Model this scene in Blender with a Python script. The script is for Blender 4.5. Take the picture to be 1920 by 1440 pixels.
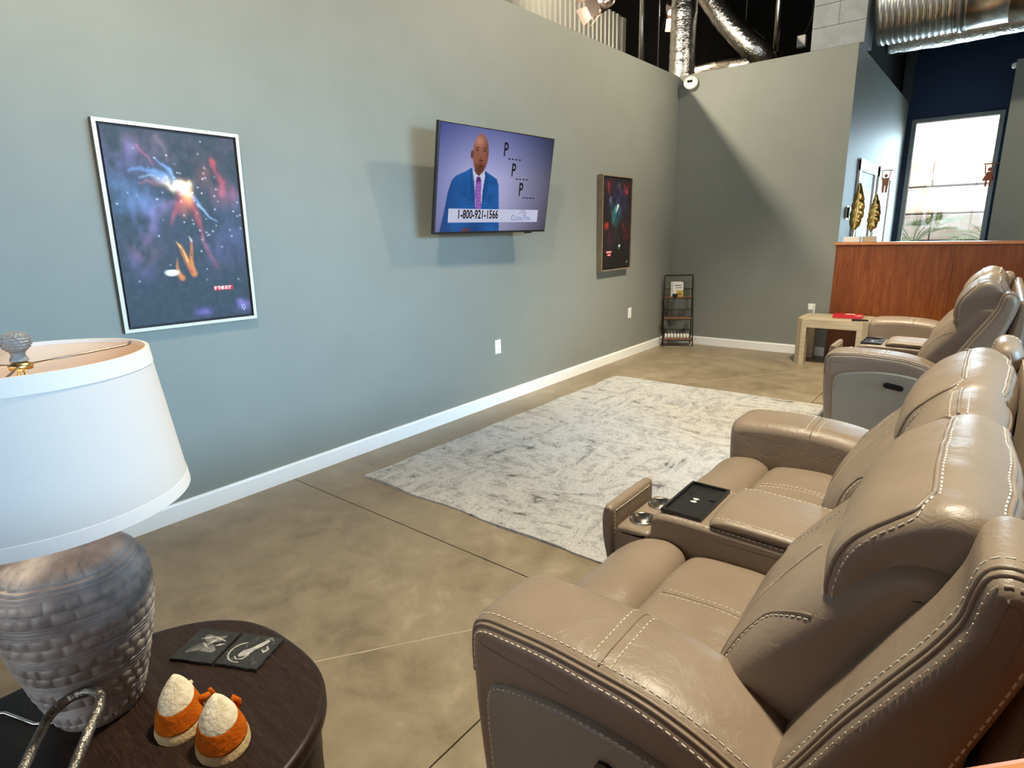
import bpy, bmesh, math, random
import numpy as np
from mathutils import Vector, Matrix, noise

for o in list(bpy.data.objects): bpy.data.objects.remove(o, do_unlink=True)
SC = bpy.context.scene
COL = SC.collection
PI = math.pi
random.seed(4)

# ------------------------------------------------------------------ camera
CAM = (3.1232, 0.0, 1.4)
YAW, PITCH, ROLL, FPX = math.radians(39.072), math.radians(14.399), math.radians(-1.534), 1111.04
def make_camera():
    f = Vector((-math.sin(YAW)*math.cos(PITCH), math.cos(YAW)*math.cos(PITCH), -math.sin(PITCH)))
    r = Vector((math.cos(YAW), math.sin(YAW), 0)); u = r.cross(f)
    r2 = math.cos(ROLL)*r + math.sin(ROLL)*u; u2 = -math.sin(ROLL)*r + math.cos(ROLL)*u
    cd = bpy.data.cameras.new('camera'); cd.sensor_width = 36; cd.lens = FPX/1920*36
    cd.clip_start = 0.02; cd.clip_end = 200
    c = bpy.data.objects.new('camera', cd); COL.objects.link(c)
    m = Matrix((( r2.x, u2.x, -f.x, CAM[0]), (r2.y, u2.y, -f.y, CAM[1]), (r2.z, u2.z, -f.z, CAM[2]), (0,0,0,1)))
    c.matrix_world = m
    SC.camera = c
make_camera()

# ------------------------------------------------------------------ world, lights, exposure
W = bpy.data.worlds.new('world'); SC.world = W; W.use_nodes = True
bg = W.node_tree.nodes['Background']; bg.inputs[0].default_value = (0.86, 0.93, 1.0, 1); bg.inputs[1].default_value = 2.6

def lamp(name, kind, loc, rot=(0,0,0), energy=10, color=(1,1,1), **kw):
    d = bpy.data.lights.new(name, kind); d.energy = energy; d.color = color
    for k, v in kw.items(): setattr(d, k, v)
    o = bpy.data.objects.new(name, d); COL.objects.link(o); o.location = loc; o.rotation_euler = rot
    return o
def aim(o, target):
    d = Vector(target) - Vector(o.location); o.rotation_euler = d.to_track_quat('-Z', 'Y').to_euler()

# sun on the yard outside the corridor window
sun = lamp('sun', 'SUN', (2, 16, 9), energy=4.0, color=(1, .96, .9), angle=0.02)
aim(sun, (2 + 1.2, 16 + 3.2, 9 - 3.4))
# daylight through the glazed shop front behind the camera and the tall windows of the right wall
wf = lamp('storefront_daylight', 'AREA', (2.2, -4.55, 1.75), energy=30, color=(.72, .88, 1), shape='RECTANGLE', size=6.6, size_y=2.5)
aim(wf, (2.2, 0, 1.2))
wr = lamp('side_window_daylight', 'AREA', (6.98, 1.6, 2.2), energy=40, color=(.36, .69, 1), shape='RECTANGLE', size=4.4, size_y=.8, spread=math.radians(41))
aim(wr, (0, 1.7, .75))
wc = lamp('corridor_window_daylight', 'AREA', (2.42, 10.93, 1.75), energy=38, color=(.58, .84, 1), shape='RECTANGLE', size=1.0, size_y=1.75, spread=math.radians(130))
aim(wc, (2.42, 0, 0.6))
# warm track heads under the open ceiling (above the frame), plus two added fills
def spot(loc, tgt, e, blend=.9, size=2.2, col=(1, .90, .68), r=.05):
    s = lamp('track_or_fill_spot', 'SPOT', loc, energy=e, color=col, spot_size=size, spot_blend=blend, shadow_soft_size=r); aim(s, tgt); return s
spot((2.5, 5.7, 4.1), (0.0, 5.0, 2.8), 330, size=1.75)
spot((2.2, 0.4, 4.1), (0.0, 1.6, 3.05), 400, size=1.5)
spot((2.5, 4.8, 4.4), (1.7, 5.2, 0.0), 930, size=1.2, r=.15)
spot((2.6, 2.0, 4.4), (2.62, 1.45, 0.5), 800, size=1.3, r=.18)
spot((3.1, 3.9, 4.4), (2.8, 4.4, 0.5), 120, size=1.2, r=.18)
spot((-.45, 4.1, 3.62), (1.7, 7.0, 2.5), 380, size=1.5)
spot((-.6, 6.6, 5.1), (-2.2, 8.3, 4.2), 150, size=1.6)  # added unseen spot, brightens the ribbed cladding
spot((4.2, 5.6, 3.6), (3.4, 9.0, 1.6), 150, size=1.0)  # added fill spot without a fixture, lifts the corridor end wall
SC.view_settings.view_transform = 'Standard'; SC.view_settings.look = 'None'
SC.view_settings.exposure = 0.45; SC.view_settings.gamma = 1.0; SC.view_settings.use_curve_mapping = False

# ------------------------------------------------------------------ helpers
def tag(o, label=None, cat=None, group=None, kind=None):
    if label: o['label'] = label
    if cat: o['category'] = cat
    if group: o['group'] = group
    if kind: o['kind'] = kind
    return o
def empty(name, loc=(0,0,0), rot=(0,0,0)):
    o = bpy.data.objects.new(name, None); COL.objects.link(o); o.location = loc; o.rotation_euler = rot
    o.empty_display_size = .05
    return o
class MB:
    """collects verts / faces and links them as one mesh"""
    def __init__(s): s.v = []; s.f = []; s.sm = []
    def add(s, verts, faces, smooth=False):
        b = len(s.v); s.v += [tuple(map(float, p)) for p in verts]
        s.f += [tuple(i + b for i in f) for f in faces]; s.sm += [smooth]*len(faces); return s
    def box(s, x0, x1, y0, y1, z0, z1, bev=0):
        if bev:
            return s.bbox(x0, x1, y0, y1, z0, z1, bev)
        v = [(x,y,z) for z in (z0,z1) for x,y in ((x0,y0),(x1,y0),(x1,y1),(x0,y1))]
        return s.add(v, [(3,2,1,0),(4,5,6,7),(0,1,5,4),(1,2,6,5),(2,3,7,6),(3,0,4,7)])
    def bbox(s, x0, x1, y0, y1, z0, z1, b, seg=2):
        bm = bmesh.new(); bmesh.ops.create_cube(bm, size=1)
        for v in bm.verts: v.co = Vector(((x0+x1)/2 + v.co.x*(x1-x0), (y0+y1)/2 + v.co.y*(y1-y0), (z0+z1)/2 + v.co.z*(z1-z0)))
        bmesh.ops.bevel(bm, geom=bm.edges[:], offset=b, segments=seg, affect='EDGES', profile=.5)
        bm.verts.index_update(); s.add([v.co[:] for v in bm.verts], [[v.index for v in f.verts] for f in bm.faces], False); bm.free(); return s
    def prism(s, pts, fn, d0, d1, smooth=False):
        """closed polygon pts (a,b) extruded from d0 to d1; fn(a,b,d)->xyz"""
        n = len(pts); v = [fn(a,b,d0) for a,b in pts] + [fn(a,b,d1) for a,b in pts]
        f = [tuple(range(n))[::-1], tuple(range(n, 2*n))]
        f2 = [(i, (i+1)%n, n+(i+1)%n, n+i) for i in range(n)]
        s.add(v, f); b = len(s.v) - 2*n
        s.f += [tuple(i+b for i in q) for q in f2]; s.sm += [smooth]*n; return s
    def rings(s, rings, cap=True, close=False, smooth=True):
        n = len(rings[0]); v = [p for r in rings for p in r]; f = []
        m = len(rings)
        for i in range(m if close else m-1):
            a = i*n; b = ((i+1)%m)*n
            for j in range(n):
                k = (j+1)%n; f.append((a+j, a+k, b+k, b+j))
        s.add(v, f, smooth)
        if cap and not close:
            b0 = len(s.v) - len(v)
            s.f.append(tuple(b0+j for j in range(n))[::-1]); s.sm.append(False)
            s.f.append(tuple(b0+(m-1)*n+j for j in range(n))); s.sm.append(False)
        return s
    def tube(s, pts, r, n=8, closed=False, cap=True):
        P = [Vector(p) for p in pts]; m = len(P); rr = r if callable(r) else (lambda i: r)
        rings = []; up = Vector((0,0,1)); prev = None
        for i in range(m):
            if closed: t = P[(i+1)%m] - P[i-1]
            else: t = P[min(i+1,m-1)] - P[max(i-1,0)]
            if t.length < 1e-9: t = Vector((1,0,0))
            t.normalize()
            if prev is None:
                a = t.cross(up)
                if a.length < .05: a = t.cross(Vector((1,0,0)))
            else: a = prev - t*prev.dot(t)
            a.normalize(); b = t.cross(a); prev = a
            rings.append([P[i] + (a*math.cos(2*PI*k/n) + b*math.sin(2*PI*k/n))*rr(i) for k in range(n)])
        return s.rings(rings, cap=cap and not closed, close=closed)
    def lathe(s, prof, c=(0,0,0), n=32, cap=True, axis='z', wob=None, smooth=True):
        rings = []
        for i, (r, h) in enumerate(prof):
            ring = []
            for k in range(n):
                a = 2*PI*k/n; q = r*(1 if wob is None else wob(a, i))
                p = (q*math.cos(a), q*math.sin(a), h)
                if axis == 'x': p = (h, q*math.cos(a), q*math.sin(a))
                if axis == 'y': p = (q*math.sin(a), h, q*math.cos(a))
                ring.append((p[0]+c[0], p[1]+c[1], p[2]+c[2]))
            rings.append(ring)
        return s.rings(rings, cap=cap, smooth=smooth)
    def build(s, name, mat, parent=None, loc=None, fix=True):
        me = bpy.data.meshes.new(name); me.from_pydata(s.v, [], s.f)
        me.polygons.foreach_set('use_smooth', s.sm); me.update()
        if fix:
            bm = bmesh.new(); bm.from_mesh(me); bmesh.ops.recalc_face_normals(bm, faces=bm.faces[:]); bm.to_mesh(me); bm.free()
        if mat: me.materials.append(mat)
        o = bpy.data.objects.new(name, me); COL.objects.link(o)
        if parent: o.parent = parent
        if loc: o.location = loc
        return o
def bx(name, mat, b, parent=None, bev=0):
    return MB().box(*b, bev=bev).build(name, mat, parent)
def struct(o, label=None):
    o['kind'] = 'structure'
    if label: o['label'] = label
    return o
_fonts = {}
def text_mesh(name, txt, size, mat, parent, fn, sx=1.0, align='LEFT', bold=0.0):
    """flat lettering; fn(a, b) -> xyz from text plane coordinates"""
    cu = bpy.data.curves.new('tmp_text', 'FONT'); cu.body = txt; cu.size = size; cu.align_x = align; cu.resolution_u = 3; cu.offset = bold
    ob = bpy.data.objects.new('tmp_text', cu); COL.objects.link(ob)
    dg = bpy.context.evaluated_depsgraph_get()
    me = bpy.data.meshes.new_from_object(ob.evaluated_get(dg)); me.name = name
    bpy.data.objects.remove(ob); bpy.data.curves.remove(cu)
    for v in me.vertices: v.co = Vector(fn(v.co.x*sx, v.co.y))
    me.materials.clear(); me.materials.append(mat)
    o = bpy.data.objects.new(name, me); COL.objects.link(o); o.parent = parent
    return o

# ------------------------------------------------------------------ materials
def mat(name, col=(.5,.5,.5), rough=.5, metal=0, spec=.5, emit=None, estr=1):
    m = bpy.data.materials.new(name); m.use_nodes = True
    b = m.node_tree.nodes['Principled BSDF']
    b.inputs['Base Color'].default_value = (*col, 1); b.inputs['Roughness'].default_value = rough
    b.inputs['Metallic'].default_value = metal; b.inputs['Specular IOR Level'].default_value = spec
    if emit is not None: b.inputs['Emission Color'].default_value = (*emit, 1); b.inputs['Emission Strength'].default_value = estr
    return m
def N(m, kind, **kw):
    n = m.node_tree.nodes.new(kind)
    for k, v in kw.items():
        if k in n.inputs: n.inputs[k].default_value = v
        else: setattr(n, k, v)
    return n
def L(m, a, b): m.node_tree.links.new(a, b)
def bsdf(m): return m.node_tree.nodes['Principled BSDF']
def coords(m, scale=(1,1,1), rot=(0,0,0), src='Object'):
    tc = N(m, 'ShaderNodeTexCoord'); mp = N(m, 'ShaderNodeMapping'); mp.inputs['Scale'].default_value = scale; mp.inputs['Rotation'].default_value = rot
    L(m, tc.outputs[src], mp.inputs['Vector']); return mp.outputs['Vector']
def ramp(m, fac, stops, interp='LINEAR'):
    r = N(m, 'ShaderNodeValToRGB'); cr = r.color_ramp; cr.interpolation = interp
    while len(cr.elements) < len(stops): cr.elements.new(.5)
    for e, (p, c) in zip(cr.elements, stops): e.position = p; e.color = (*c, 1) if len(c) == 3 else c
    L(m, fac, r.inputs['Fac']); return r.outputs['Color']
def nz(m, vec, scale, detail=4, rough=.55, dist=0):
    n = N(m, 'ShaderNodeTexNoise'); n.inputs['Scale'].default_value = scale; n.inputs['Detail'].default_value = detail
    n.inputs['Roughness'].default_value = rough; n.inputs['Distortion'].default_value = dist; L(m, vec, n.inputs['Vector']); return n.outputs['Fac']
def bump(m, h, strength=.3, dist=.01, prev=None):
    b = N(m, 'ShaderNodeBump'); b.inputs['Strength'].default_value = strength; b.inputs['Distance'].default_value = dist
    L(m, h, b.inputs['Height'])
    if prev: L(m, prev, b.inputs['Normal'])
    L(m, b.outputs['Normal'], bsdf(m).inputs['Normal']); return b.outputs['Normal']
def noisy(name, c1, c2, scale=8, rough=.5, spec=.5, metal=0, stretch=(1,1,1), bscale=None, bstr=.2, bdist=.004, detail=5, lo=.35, hi=.65, dist=0, src='Object'):
    m = mat(name, c1, rough, metal, spec); v = coords(m, stretch, src=src)
    L(m, ramp(m, nz(m, v, scale, detail, dist=dist), [(lo, c1), (hi, c2)]), bsdf(m).inputs['Base Color'])
    if bscale: bump(m, nz(m, v, bscale, 4), bstr, bdist)
    return m
M = {}
M['paint'] = noisy('wall_paint', (.235,.243,.216), (.248,.256,.227), 3, .55, .35, bscale=260, bstr=.25, bdist=.001)
M['paint_dark'] = mat('navy_paint', (.010,.032,.085), .6)
M['trim'] = mat('white_trim', (.90,.89,.87), .35)
M['plastic_white'] = mat('white_plastic', (.85,.84,.8), .35)
M['black'] = mat('black_plastic', (.012,.012,.013), .35)
M['blackmetal'] = mat('black_metal', (.015,.014,.014), .45, .3)
M['dark'] = noisy('dark_ceiling', (.006,.005,.004), (.012,.010,.009), 3, .8)
M['steel_dark'] = mat('grey_steel', (.25,.25,.24), .4, .8)
M['galv'] = noisy('galvanised_steel', (.48,.46,.43), (.66,.64,.60), 14, .25, metal=1, stretch=(1,1,1), bscale=30, bstr=.15, bdist=.003)
M['foil'] = noisy('crinkled_foil', (.62,.59,.55), (.82,.79,.74), 20, .22, metal=1, bscale=26, bstr=.9, bdist=.012)
M['block'] = noisy('grey_block', (.27,.29,.30), (.33,.35,.36), 9, .8, bscale=60, bstr=.3, bdist=.002)
M['corr'] = mat('ribbed_metal_cladding', (.55,.53,.47), .4, .1)
M['chrome'] = mat('brushed_steel', (.62,.59,.54), .22, 1)
M['gold'] = noisy('gold_leaf_metal', (.50,.33,.10), (.78,.58,.22), 18, .25, metal=1, bscale=40, bstr=.3, bdist=.003)
M['brass'] = mat('brass', (.75,.5,.2), .3, 1)
M['slate'] = noisy('black_slate', (.010,.010,.011), (.022,.022,.023), 40, .55, bscale=120, bstr=.6, bdist=.002)
M['etch'] = noisy('pale_etching', (.20,.20,.20), (.46,.45,.43), 60, .7)
M['etch_dim'] = noisy('dim_etching', (.05,.05,.05), (.17,.17,.16), 50, .7)
M['stitch'] = mat('cream_thread', (.74,.68,.56), .7)
M['switch'] = mat('switch_black', (.008,.008,.008), .18)
M['white_print'] = mat('white_print', (.8,.8,.78), .5)
M['red'] = mat('red_print', (.55,.02,.03), .4)
M['cream'] = noisy('cream_felt', (.66,.58,.42), (.78,.71,.56), 60, .95, .1, bscale=140, bstr=.8, bdist=.003)
M['orange'] = noisy('orange_felt', (.40,.080,.004), (.52,.125,.008), 40, .95, .1, bscale=140, bstr=.8, bdist=.003)
M['tan'] = noisy('tan_felt', (.50,.36,.17), (.60,.46,.26), 50, .95, .1, bscale=140, bstr=.8, bdist=.003)
M['shade'] = mat('lampshade_linen', (.58,.52,.48), .8, spec=.2)
M['shade_in'] = mat('lampshade_lining', (.60,.45,.33), .8, spec=.2)
M['rust'] = mat('rusty_steel', (.28,.075,.035), .7)
M['sign_brown'] = mat('painted_steel_sign', (.50,.20,.10), .6)
M['light_wood'] = noisy('pale_washed_wood', (.44,.355,.235), (.58,.48,.34), 5, .5, stretch=(1,14,14), bscale=30, bstr=.15, bdist=.002)

def wood(name, c1, c2, c3, axis=(12,12,.9), scale=2.2, rough=.35, grain=.4, spec=.5):
    m = mat(name, c1, rough, spec=spec); v = coords(m, axis)
    f = nz(m, v, scale, 8, .62, 1.2); f2 = nz(m, v, scale*7, 6, .6, .3)
    mx = N(m, 'ShaderNodeMix', data_type='FLOAT'); mx.inputs[0].default_value = grain; L(m, f, mx.inputs[2]); L(m, f2, mx.inputs[3])
    L(m, ramp(m, mx.outputs[0], [(.33, c1), (.5, c2), (.68, c3)]), bsdf(m).inputs['Base Color'])
    bump(m, mx.outputs[0], .08, .002); return m
M['cherry'] = wood('stained_birch', (.115,.024,.004), (.215,.054,.008), (.31,.098,.018), rough=.36, spec=.3)
M['cap'] = wood('orange_birch_cap', (.46,.15,.04), (.60,.22,.07), (.68,.29,.10), axis=(.9,12,12), rough=.35)
M['espresso'] = wood('espresso_wood', (.009,.0045,.003), (.020,.010,.0065), (.048,.027,.018), axis=(2.2,30,30), scale=2.4, rough=.40, grain=.6, spec=.25)
M['shelf_wood'] = wood('rustic_shelf_board', (.10,.045,.02), (.20,.10,.05), (.32,.18,.10), axis=(2,14,14), rough=.6)

def make_leather(name, c1, c2):
    m = mat(name, c1, .38, spec=.45); v = coords(m)
    L(m, ramp(m, nz(m, v, 3.5, 5, .6), [(.3, c1), (.7, c2)]), bsdf(m).inputs['Base Color'])
    L(m, ramp(m, nz(m, v, 9, 4), [(.3, (.34,)*3), (.7, (.47,)*3)]), bsdf(m).inputs['Roughness'])
    vo = N(m, 'ShaderNodeTexVoronoi'); vo.inputs['Scale'].default_value = 330; L(m, v, vo.inputs['Vector'])
    b = bump(m, vo.outputs['Distance'], .10, .001)
    bump(m, nz(m, v, 26, 6, .62, 1.2), .30, .007, b)
    return m
M['leather'] = make_leather('taupe_leather', (.222,.165,.120), (.264,.200,.149))
M['leather_side'] = make_leather('taupe_side_panel', (.240,.216,.182), (.275,.248,.212))

def make_concrete():
    m = mat('stained_concrete', (.2,.15,.1), .32, spec=.45); v = coords(m, src='Object')
    a = nz(m, v, 1.1, 8, .62, .8); b = nz(m, v, 6, 8, .7, .5)
    mx = N(m, 'ShaderNodeMix', data_type='FLOAT'); mx.inputs[0].default_value = .45; L(m, a, mx.inputs[2]); L(m, b, mx.inputs[3])
    L(m, ramp(m, mx.outputs[0], [(.36, (.150,.112,.070)), (.46, (.225,.174,.112)), (.54, (.270,.212,.143)), (.66, (.390,.322,.235))]), bsdf(m).inputs['Base Color'])
    L(m, ramp(m, b, [(.3, (.30,)*3), (.7, (.48,)*3)]), bsdf(m).inputs['Roughness'])
    bump(m, b, .06, .003); return m
M['concrete'] = make_concrete()

def make_rug():
    m = mat('marbled_rug', (.6,.57,.52), .95, spec=.1); v = coords(m)
    def streak(sc, rot, scale, dist):
        q = coords(m, sc, (0,0,rot)); return nz(m, q, scale, 10, .66, dist)
    w = nz(m, v, 1.3, 5, .6, 2.0)
    a = streak((2.4,1.0,1), .55, 1.7, 3.4); c = streak((1.0,2.6,1), -.25, 1.9, 3.0); d = streak((1.6,1.6,1), .2, 7.0, 2.0)
    mx = N(m, 'ShaderNodeMix', data_type='FLOAT'); L(m, ramp(m, w, [(.44,(0,0,0)),(.56,(1,1,1))]), mx.inputs[0]); L(m, a, mx.inputs[2]); L(m, c, mx.inputs[3])
    m2 = N(m, 'ShaderNodeMix', data_type='FLOAT'); m2.inputs[0].default_value = .30; L(m, mx.outputs[0], m2.inputs[2]); L(m, d, m2.inputs[3])
    col = ramp(m, m2.outputs[0], [(.33, (.09,.088,.086)), (.405, (.18,.177,.174)), (.44, (.44,.433,.425)), (.465, (.23,.226,.222)), (.49, (.52,.512,.505)), (.515, (.33,.324,.318)), (.54, (.54,.532,.525)), (.575, (.37,.363,.356)), (.62, (.56,.552,.543))])
    warm = ramp(m, nz(m, v, .8, 3), [(.45,(1,1,1)),(.70,(1.0,.92,.82))])
    mu = N(m, 'ShaderNodeMix', data_type='RGBA', blend_type='MULTIPLY'); mu.inputs[0].default_value = 1
    L(m, col, mu.inputs[6]); L(m, warm, mu.inputs[7]); L(m, mu.outputs[2], bsdf(m).inputs['Base Color'])
    b = bump(m, nz(m, v, 380, 2), .4, .003); bump(m, m2.outputs[0], .7, .008, b); return m
M['rug'] = make_rug()

def make_attr(name, rough=.5, emit=0):
    m = mat(name, (0,0,0), rough); a = N(m, 'ShaderNodeAttribute', attribute_name='paint')
    if emit:
        L(m, a.outputs['Color'], bsdf(m).inputs['Emission Color']); bsdf(m).inputs['Emission Strength'].default_value = emit
    else: L(m, a.outputs['Color'], bsdf(m).inputs['Base Color'])
    return m
M['canvas'] = make_attr('painted_canvas', .55)
M['screen'] = make_attr('television_picture', .18, .72)
def make_glass():
    m = bpy.data.materials.new('window_glass'); m.use_nodes = True; nt = m.node_tree; nt.nodes.clear()
    o = nt.nodes.new('ShaderNodeOutputMaterial'); mx = nt.nodes.new('ShaderNodeMixShader'); t = nt.nodes.new('ShaderNodeBsdfTransparent'); g = nt.nodes.new('ShaderNodeBsdfGlossy')
    g.inputs['Roughness'].default_value = .02; mx.inputs[0].default_value = .06
    nt.links.new(t.outputs[0], mx.inputs[1]); nt.links.new(g.outputs[0], mx.inputs[2]); nt.links.new(mx.outputs[0], o.inputs[0]); return m
M['glass'] = make_glass()
def make_ceramic():
    m = mat('hammered_ceramic', (.3,.28,.26), .42, spec=.4); v = coords(m)
    L(m, ramp(m, nz(m, v, 11, 7, .65), [(.32, (.12,.105,.095)), (.5, (.26,.232,.215)), (.68, (.40,.365,.34))]), bsdf(m).inputs['Base Color'])
    bump(m, nz(m, v, 90, 4), .25, .002); return m
M['ceramic'] = make_ceramic()
M['hammered'] = noisy('hammered_pewter', (.17,.158,.143), (.32,.30,.275), 40, .42, metal=1, bscale=55, bstr=.9, bdist=.010)
M['stone'] = noisy('limestone', (.60,.50,.40), (.78,.70,.60), 3, .9, bscale=18, bstr=.4, bdist=.02)
M['leaf'] = noisy('palm_leaf', (.12,.22,.07), (.30,.40,.20), 5, .5)
M['bulb'] = mat('lit_bulb', (1,1,1), .5, emit=(1,.72,.36), estr=9)
M['spotbulb'] = mat('lit_spot_bulb', (1,1,1), .5, emit=(1,.85,.6), estr=40)
M['rosy'] = mat('copper_toned_reflector', (.72,.55,.50), .25, 1)
M['paper'] = mat('white_paper', (.82,.80,.76), .7)
M['yellow'] = mat('yellow_print', (.62,.42,.06), .6)
# ------------------------------------------------------------------ the setting
HW = 3.07; YB = 7.036; XE = 1.81; YF = 11.0
fl = struct(bx('floor', M['dark'], (-4,7.3,-5,YF+.2,-.2,-.1)))
for x0, x1 in ((-4, 2.108), (2.113, 7.3)):
    for y0, y1 in ((-5, 1.732), (1.7375, 7.16), (7.165, YF+.2)):
        bx('concrete_slab', M['concrete'], (x0, x1, y0, y1, -.1, 0), fl)
crk = mat('crack_filler', (.42,.34,.24), .7)
def crack(pts, w):
    m = MB(); P = []
    for (x0,y0),(x1,y1) in zip(pts, pts[1:]):
        for k in range(14):
            t = k/14; P.append((x0+(x1-x0)*t + random.uniform(-.002,.002), y0+(y1-y0)*t + random.uniform(-.002,.002)))
    P.append(pts[-1]); v = []
    for i, (x, y) in enumerate(P):
        a = P[max(i-1,0)]; b = P[min(i+1,len(P)-1)]; d = Vector((b[0]-a[0], b[1]-a[1])).normalized(); ww = w*random.uniform(.6,1.1)
        for z in (-.01, .0006):
            v += [(x-d.y*ww, y+d.x*ww, z), (x+d.y*ww, y-d.x*ww, z)]
    f = []
    for i in range(len(P)-1):
        a = i*4; b = a+4; f += [(a+2,a+3,b+3,b+2), (a,a+2,b+2,b), (a+1,b+1,b+3,a+3)]
    m.add(v, f).build('crack_filler', crk, fl)
crack([(1.30,.60),(1.503,.910),(1.811,1.342),(1.95,1.54)], .0032)
crack([(.95,5.03),(1.45,5.76),(1.897,6.428),(2.3,7.0)], .0035)

wl = struct(bx('wall_left', M['paint'], (-.13, 0, -4.75, YB+.12, 0, HW)))
wb = struct(bx('wall_back', M['paint'], (0, XE, YB, YB+.12, 0, HW)))
wrn = struct(bx('wall_corridor_left', M['paint'], (XE-.12, XE, YB+.12, YF, 0, HW)))
struct(bx('wall_corridor_right', M['paint'], (3.0, 3.12, 9.12, YF, 0, HW)))
struct(bx('wall_corridor_end', M['paint'], (3.0, 7.1, 9.0, 9.12, 0, HW)))
# baseboards
def baseboard(name, prof_fn, d0, d1):
    p = [(0,0),(.016,0),(.016,.085),(.011,.0966),(0,.0966)]
    return struct(MB().prism(p, prof_fn, d0, d1).build(name, M['trim']))
baseboard('baseboard_left', lambda a,b,d: (a, d, b), -4.7, YB)
baseboard('baseboard_back', lambda a,b,d: (d, YB-a, b), .016, XE-.02)
baseboard('baseboard_corridor', lambda a,b,d: (XE+a, d, b), YB+.14, 7.62)

# far wall with the corridor window
wfz = MB()
for b in ((1.70,1.88,YF,YF+.2,0,5.6),(2.94,7.3,YF,YF+.2,0,5.6),(1.88,2.94,YF,YF+.2,0,.7),(1.88,2.94,YF,YF+.2,2.83,5.6)): wfz.box(*b)
struct(wfz.build('wall_far', M['paint_dark']))
struct(bx('wall_far_left', M['dark'], (-4,1.70,YF,YF+.2,0,5.6)))
struct(bx('wall_divider', M['dark'], (1.58,1.69,YB+.42,YF,HW,5.6)))
win = struct(empty('window_1', (2.41, YF, .7)))
alu = mat('grey_window_frame', (.20,.21,.21), .4, .3)
def winpart(n, m, b): return bx(n, m, tuple(v - o for v, o in zip(b, (2.41,2.41,YF,YF,.7,.7))), win)
winpart('window_frame', alu, (1.88,1.935,YF-.03,YF+.09,.7,2.83)); winpart('window_frame', alu, (2.885,2.94,YF-.03,YF+.09,.7,2.83))
winpart('window_frame', alu, (1.935,2.885,YF-.03,YF+.09,.7,.76)); winpart('window_frame', alu, (1.935,2.885,YF-.03,YF+.09,2.78,2.83))
winpart('window_pane', M['glass'], (1.935,2.885,YF+.03,YF+.036,.76,2.78))
winpart('window_sill', M['trim'], (1.85,2.97,YF-.12,YF-.03,.66,.7))
struct(bx('trim_1', mat('grey_painted_post', (.055,.065,.07), .6), (1.72, 1.84, YF-.14, YF-.02, HW+.01, 5.5)))

# open dark ceiling and the outer shell
struct(bx('ceiling', M['dark'], (-4, 7.3, -5, YF+.2, 5.6, 5.7)))
cm = MB(); 
YC0, YC1, XC, ZC = -4.7, 9.64, -2.2, 4.76
cm.box(XC-.06, XC, YC0, YC1, 0, ZC)
y = YC0 + .05
while y < YC1 - .08:
    cm.prism([(0,y),(.022,y+.012),(.022,y+.043),(0,y+.055)], lambda a,b,d: (XC+a, b, d), 0, ZC); y += .125
struct(cm.build('wall_outer', M['corr']))
struct(bx('trim_2', M['corr'], (XC-.06, XC+.035, YC1, YC1+.1, 0, ZC-.02)))
struct(bx('wall_outer_end', M['dark'], (-4, -3.9, -5, YF+.2, 0, 5.6)))
# rear shop front and right wall with window openings
rw = MB()
for b in ((-4,-1.15,-4.95,-4.75,0,5.6),(5.55,7.3,-4.95,-4.75,0,5.6),(-1.15,5.55,-4.95,-4.75,0,.45),(-1.15,5.55,-4.95,-4.75,3.05,5.6)): rw.box(*b)
struct(rw.build('wall_rear', M['paint']))
sf = struct(empty('window_2', (2.2,-4.85,.45)))
for x in (-1.12,.52,2.2,3.86,5.52): bx('mullion', M['steel_dark'], (x-2.2-.03, x-2.2+.03, -.06, .04, 0, 2.6), sf)
bx('window_pane', M['glass'], (-3.35,3.35,-.03,-.02,0,2.6), sf)
rr = MB()
for b in ((7.1,7.3,-4.75,-1.55,0,5.6),(7.1,7.3,3.95,YF,0,5.6),(7.1,7.3,-1.55,3.95,0,.1),(7.1,7.3,-1.55,3.95,2.5,5.6)): rr.box(*b)
struct(rr.build('wall_right', M['paint']))
sw = struct(empty('window_3', (7.2,1.2,.1)))
for y in (-2.72,-1.36,0,1.36,2.72): bx('mullion', M['steel_dark'], (-.05,.05,y-.03,y+.03,0,2.4), sw)
bx('window_pane', M['glass'], (-.01,0,-2.75,2.75,0,2.4), sw)

# wood half wall along the back
hwl = struct(bx('wall_half', M['block'], (XE, 6.2, YB+.005, YB+.125, 0, 1.18)))
hwl['label'] = 'reddish stained wood half wall with a thin cap beside the grey back wall'
px = [1.80, 2.79, 3.75, 4.70, 5.65, 6.2]
for a, b in zip(px, px[1:]):
    bx('wood_panel', M['cherry'], (a+.002, b-.002, YB-.012, YB+.004, .0, 1.178), hwl, bev=.002)
for a in px[1:4]:
    bx('panel_batten', M['cherry'], (a-.012, a+.012, YB-.018, YB-.0125, .0, 1.178), hwl)
bx('wall_cap', M['cap'], (1.785, 6.2, YB-.035, YB+.16, 1.1805, 1.206), hwl, bev=.004)
# half wall right in front of the camera (only its cap corner shows)
hn = struct(empty('wall_counter', (3.131, .237, 0), (0, 0, math.radians(47))))
bx('wall_cap', M['cap'], (-1.1, 1.25, -.26, 0, 1.175, 1.2), hn, bev=.003)
bx('wood_panel', M['cherry'], (-1.08, 1.23, -.20, -.05, 0, 1.1745), hn)

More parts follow.
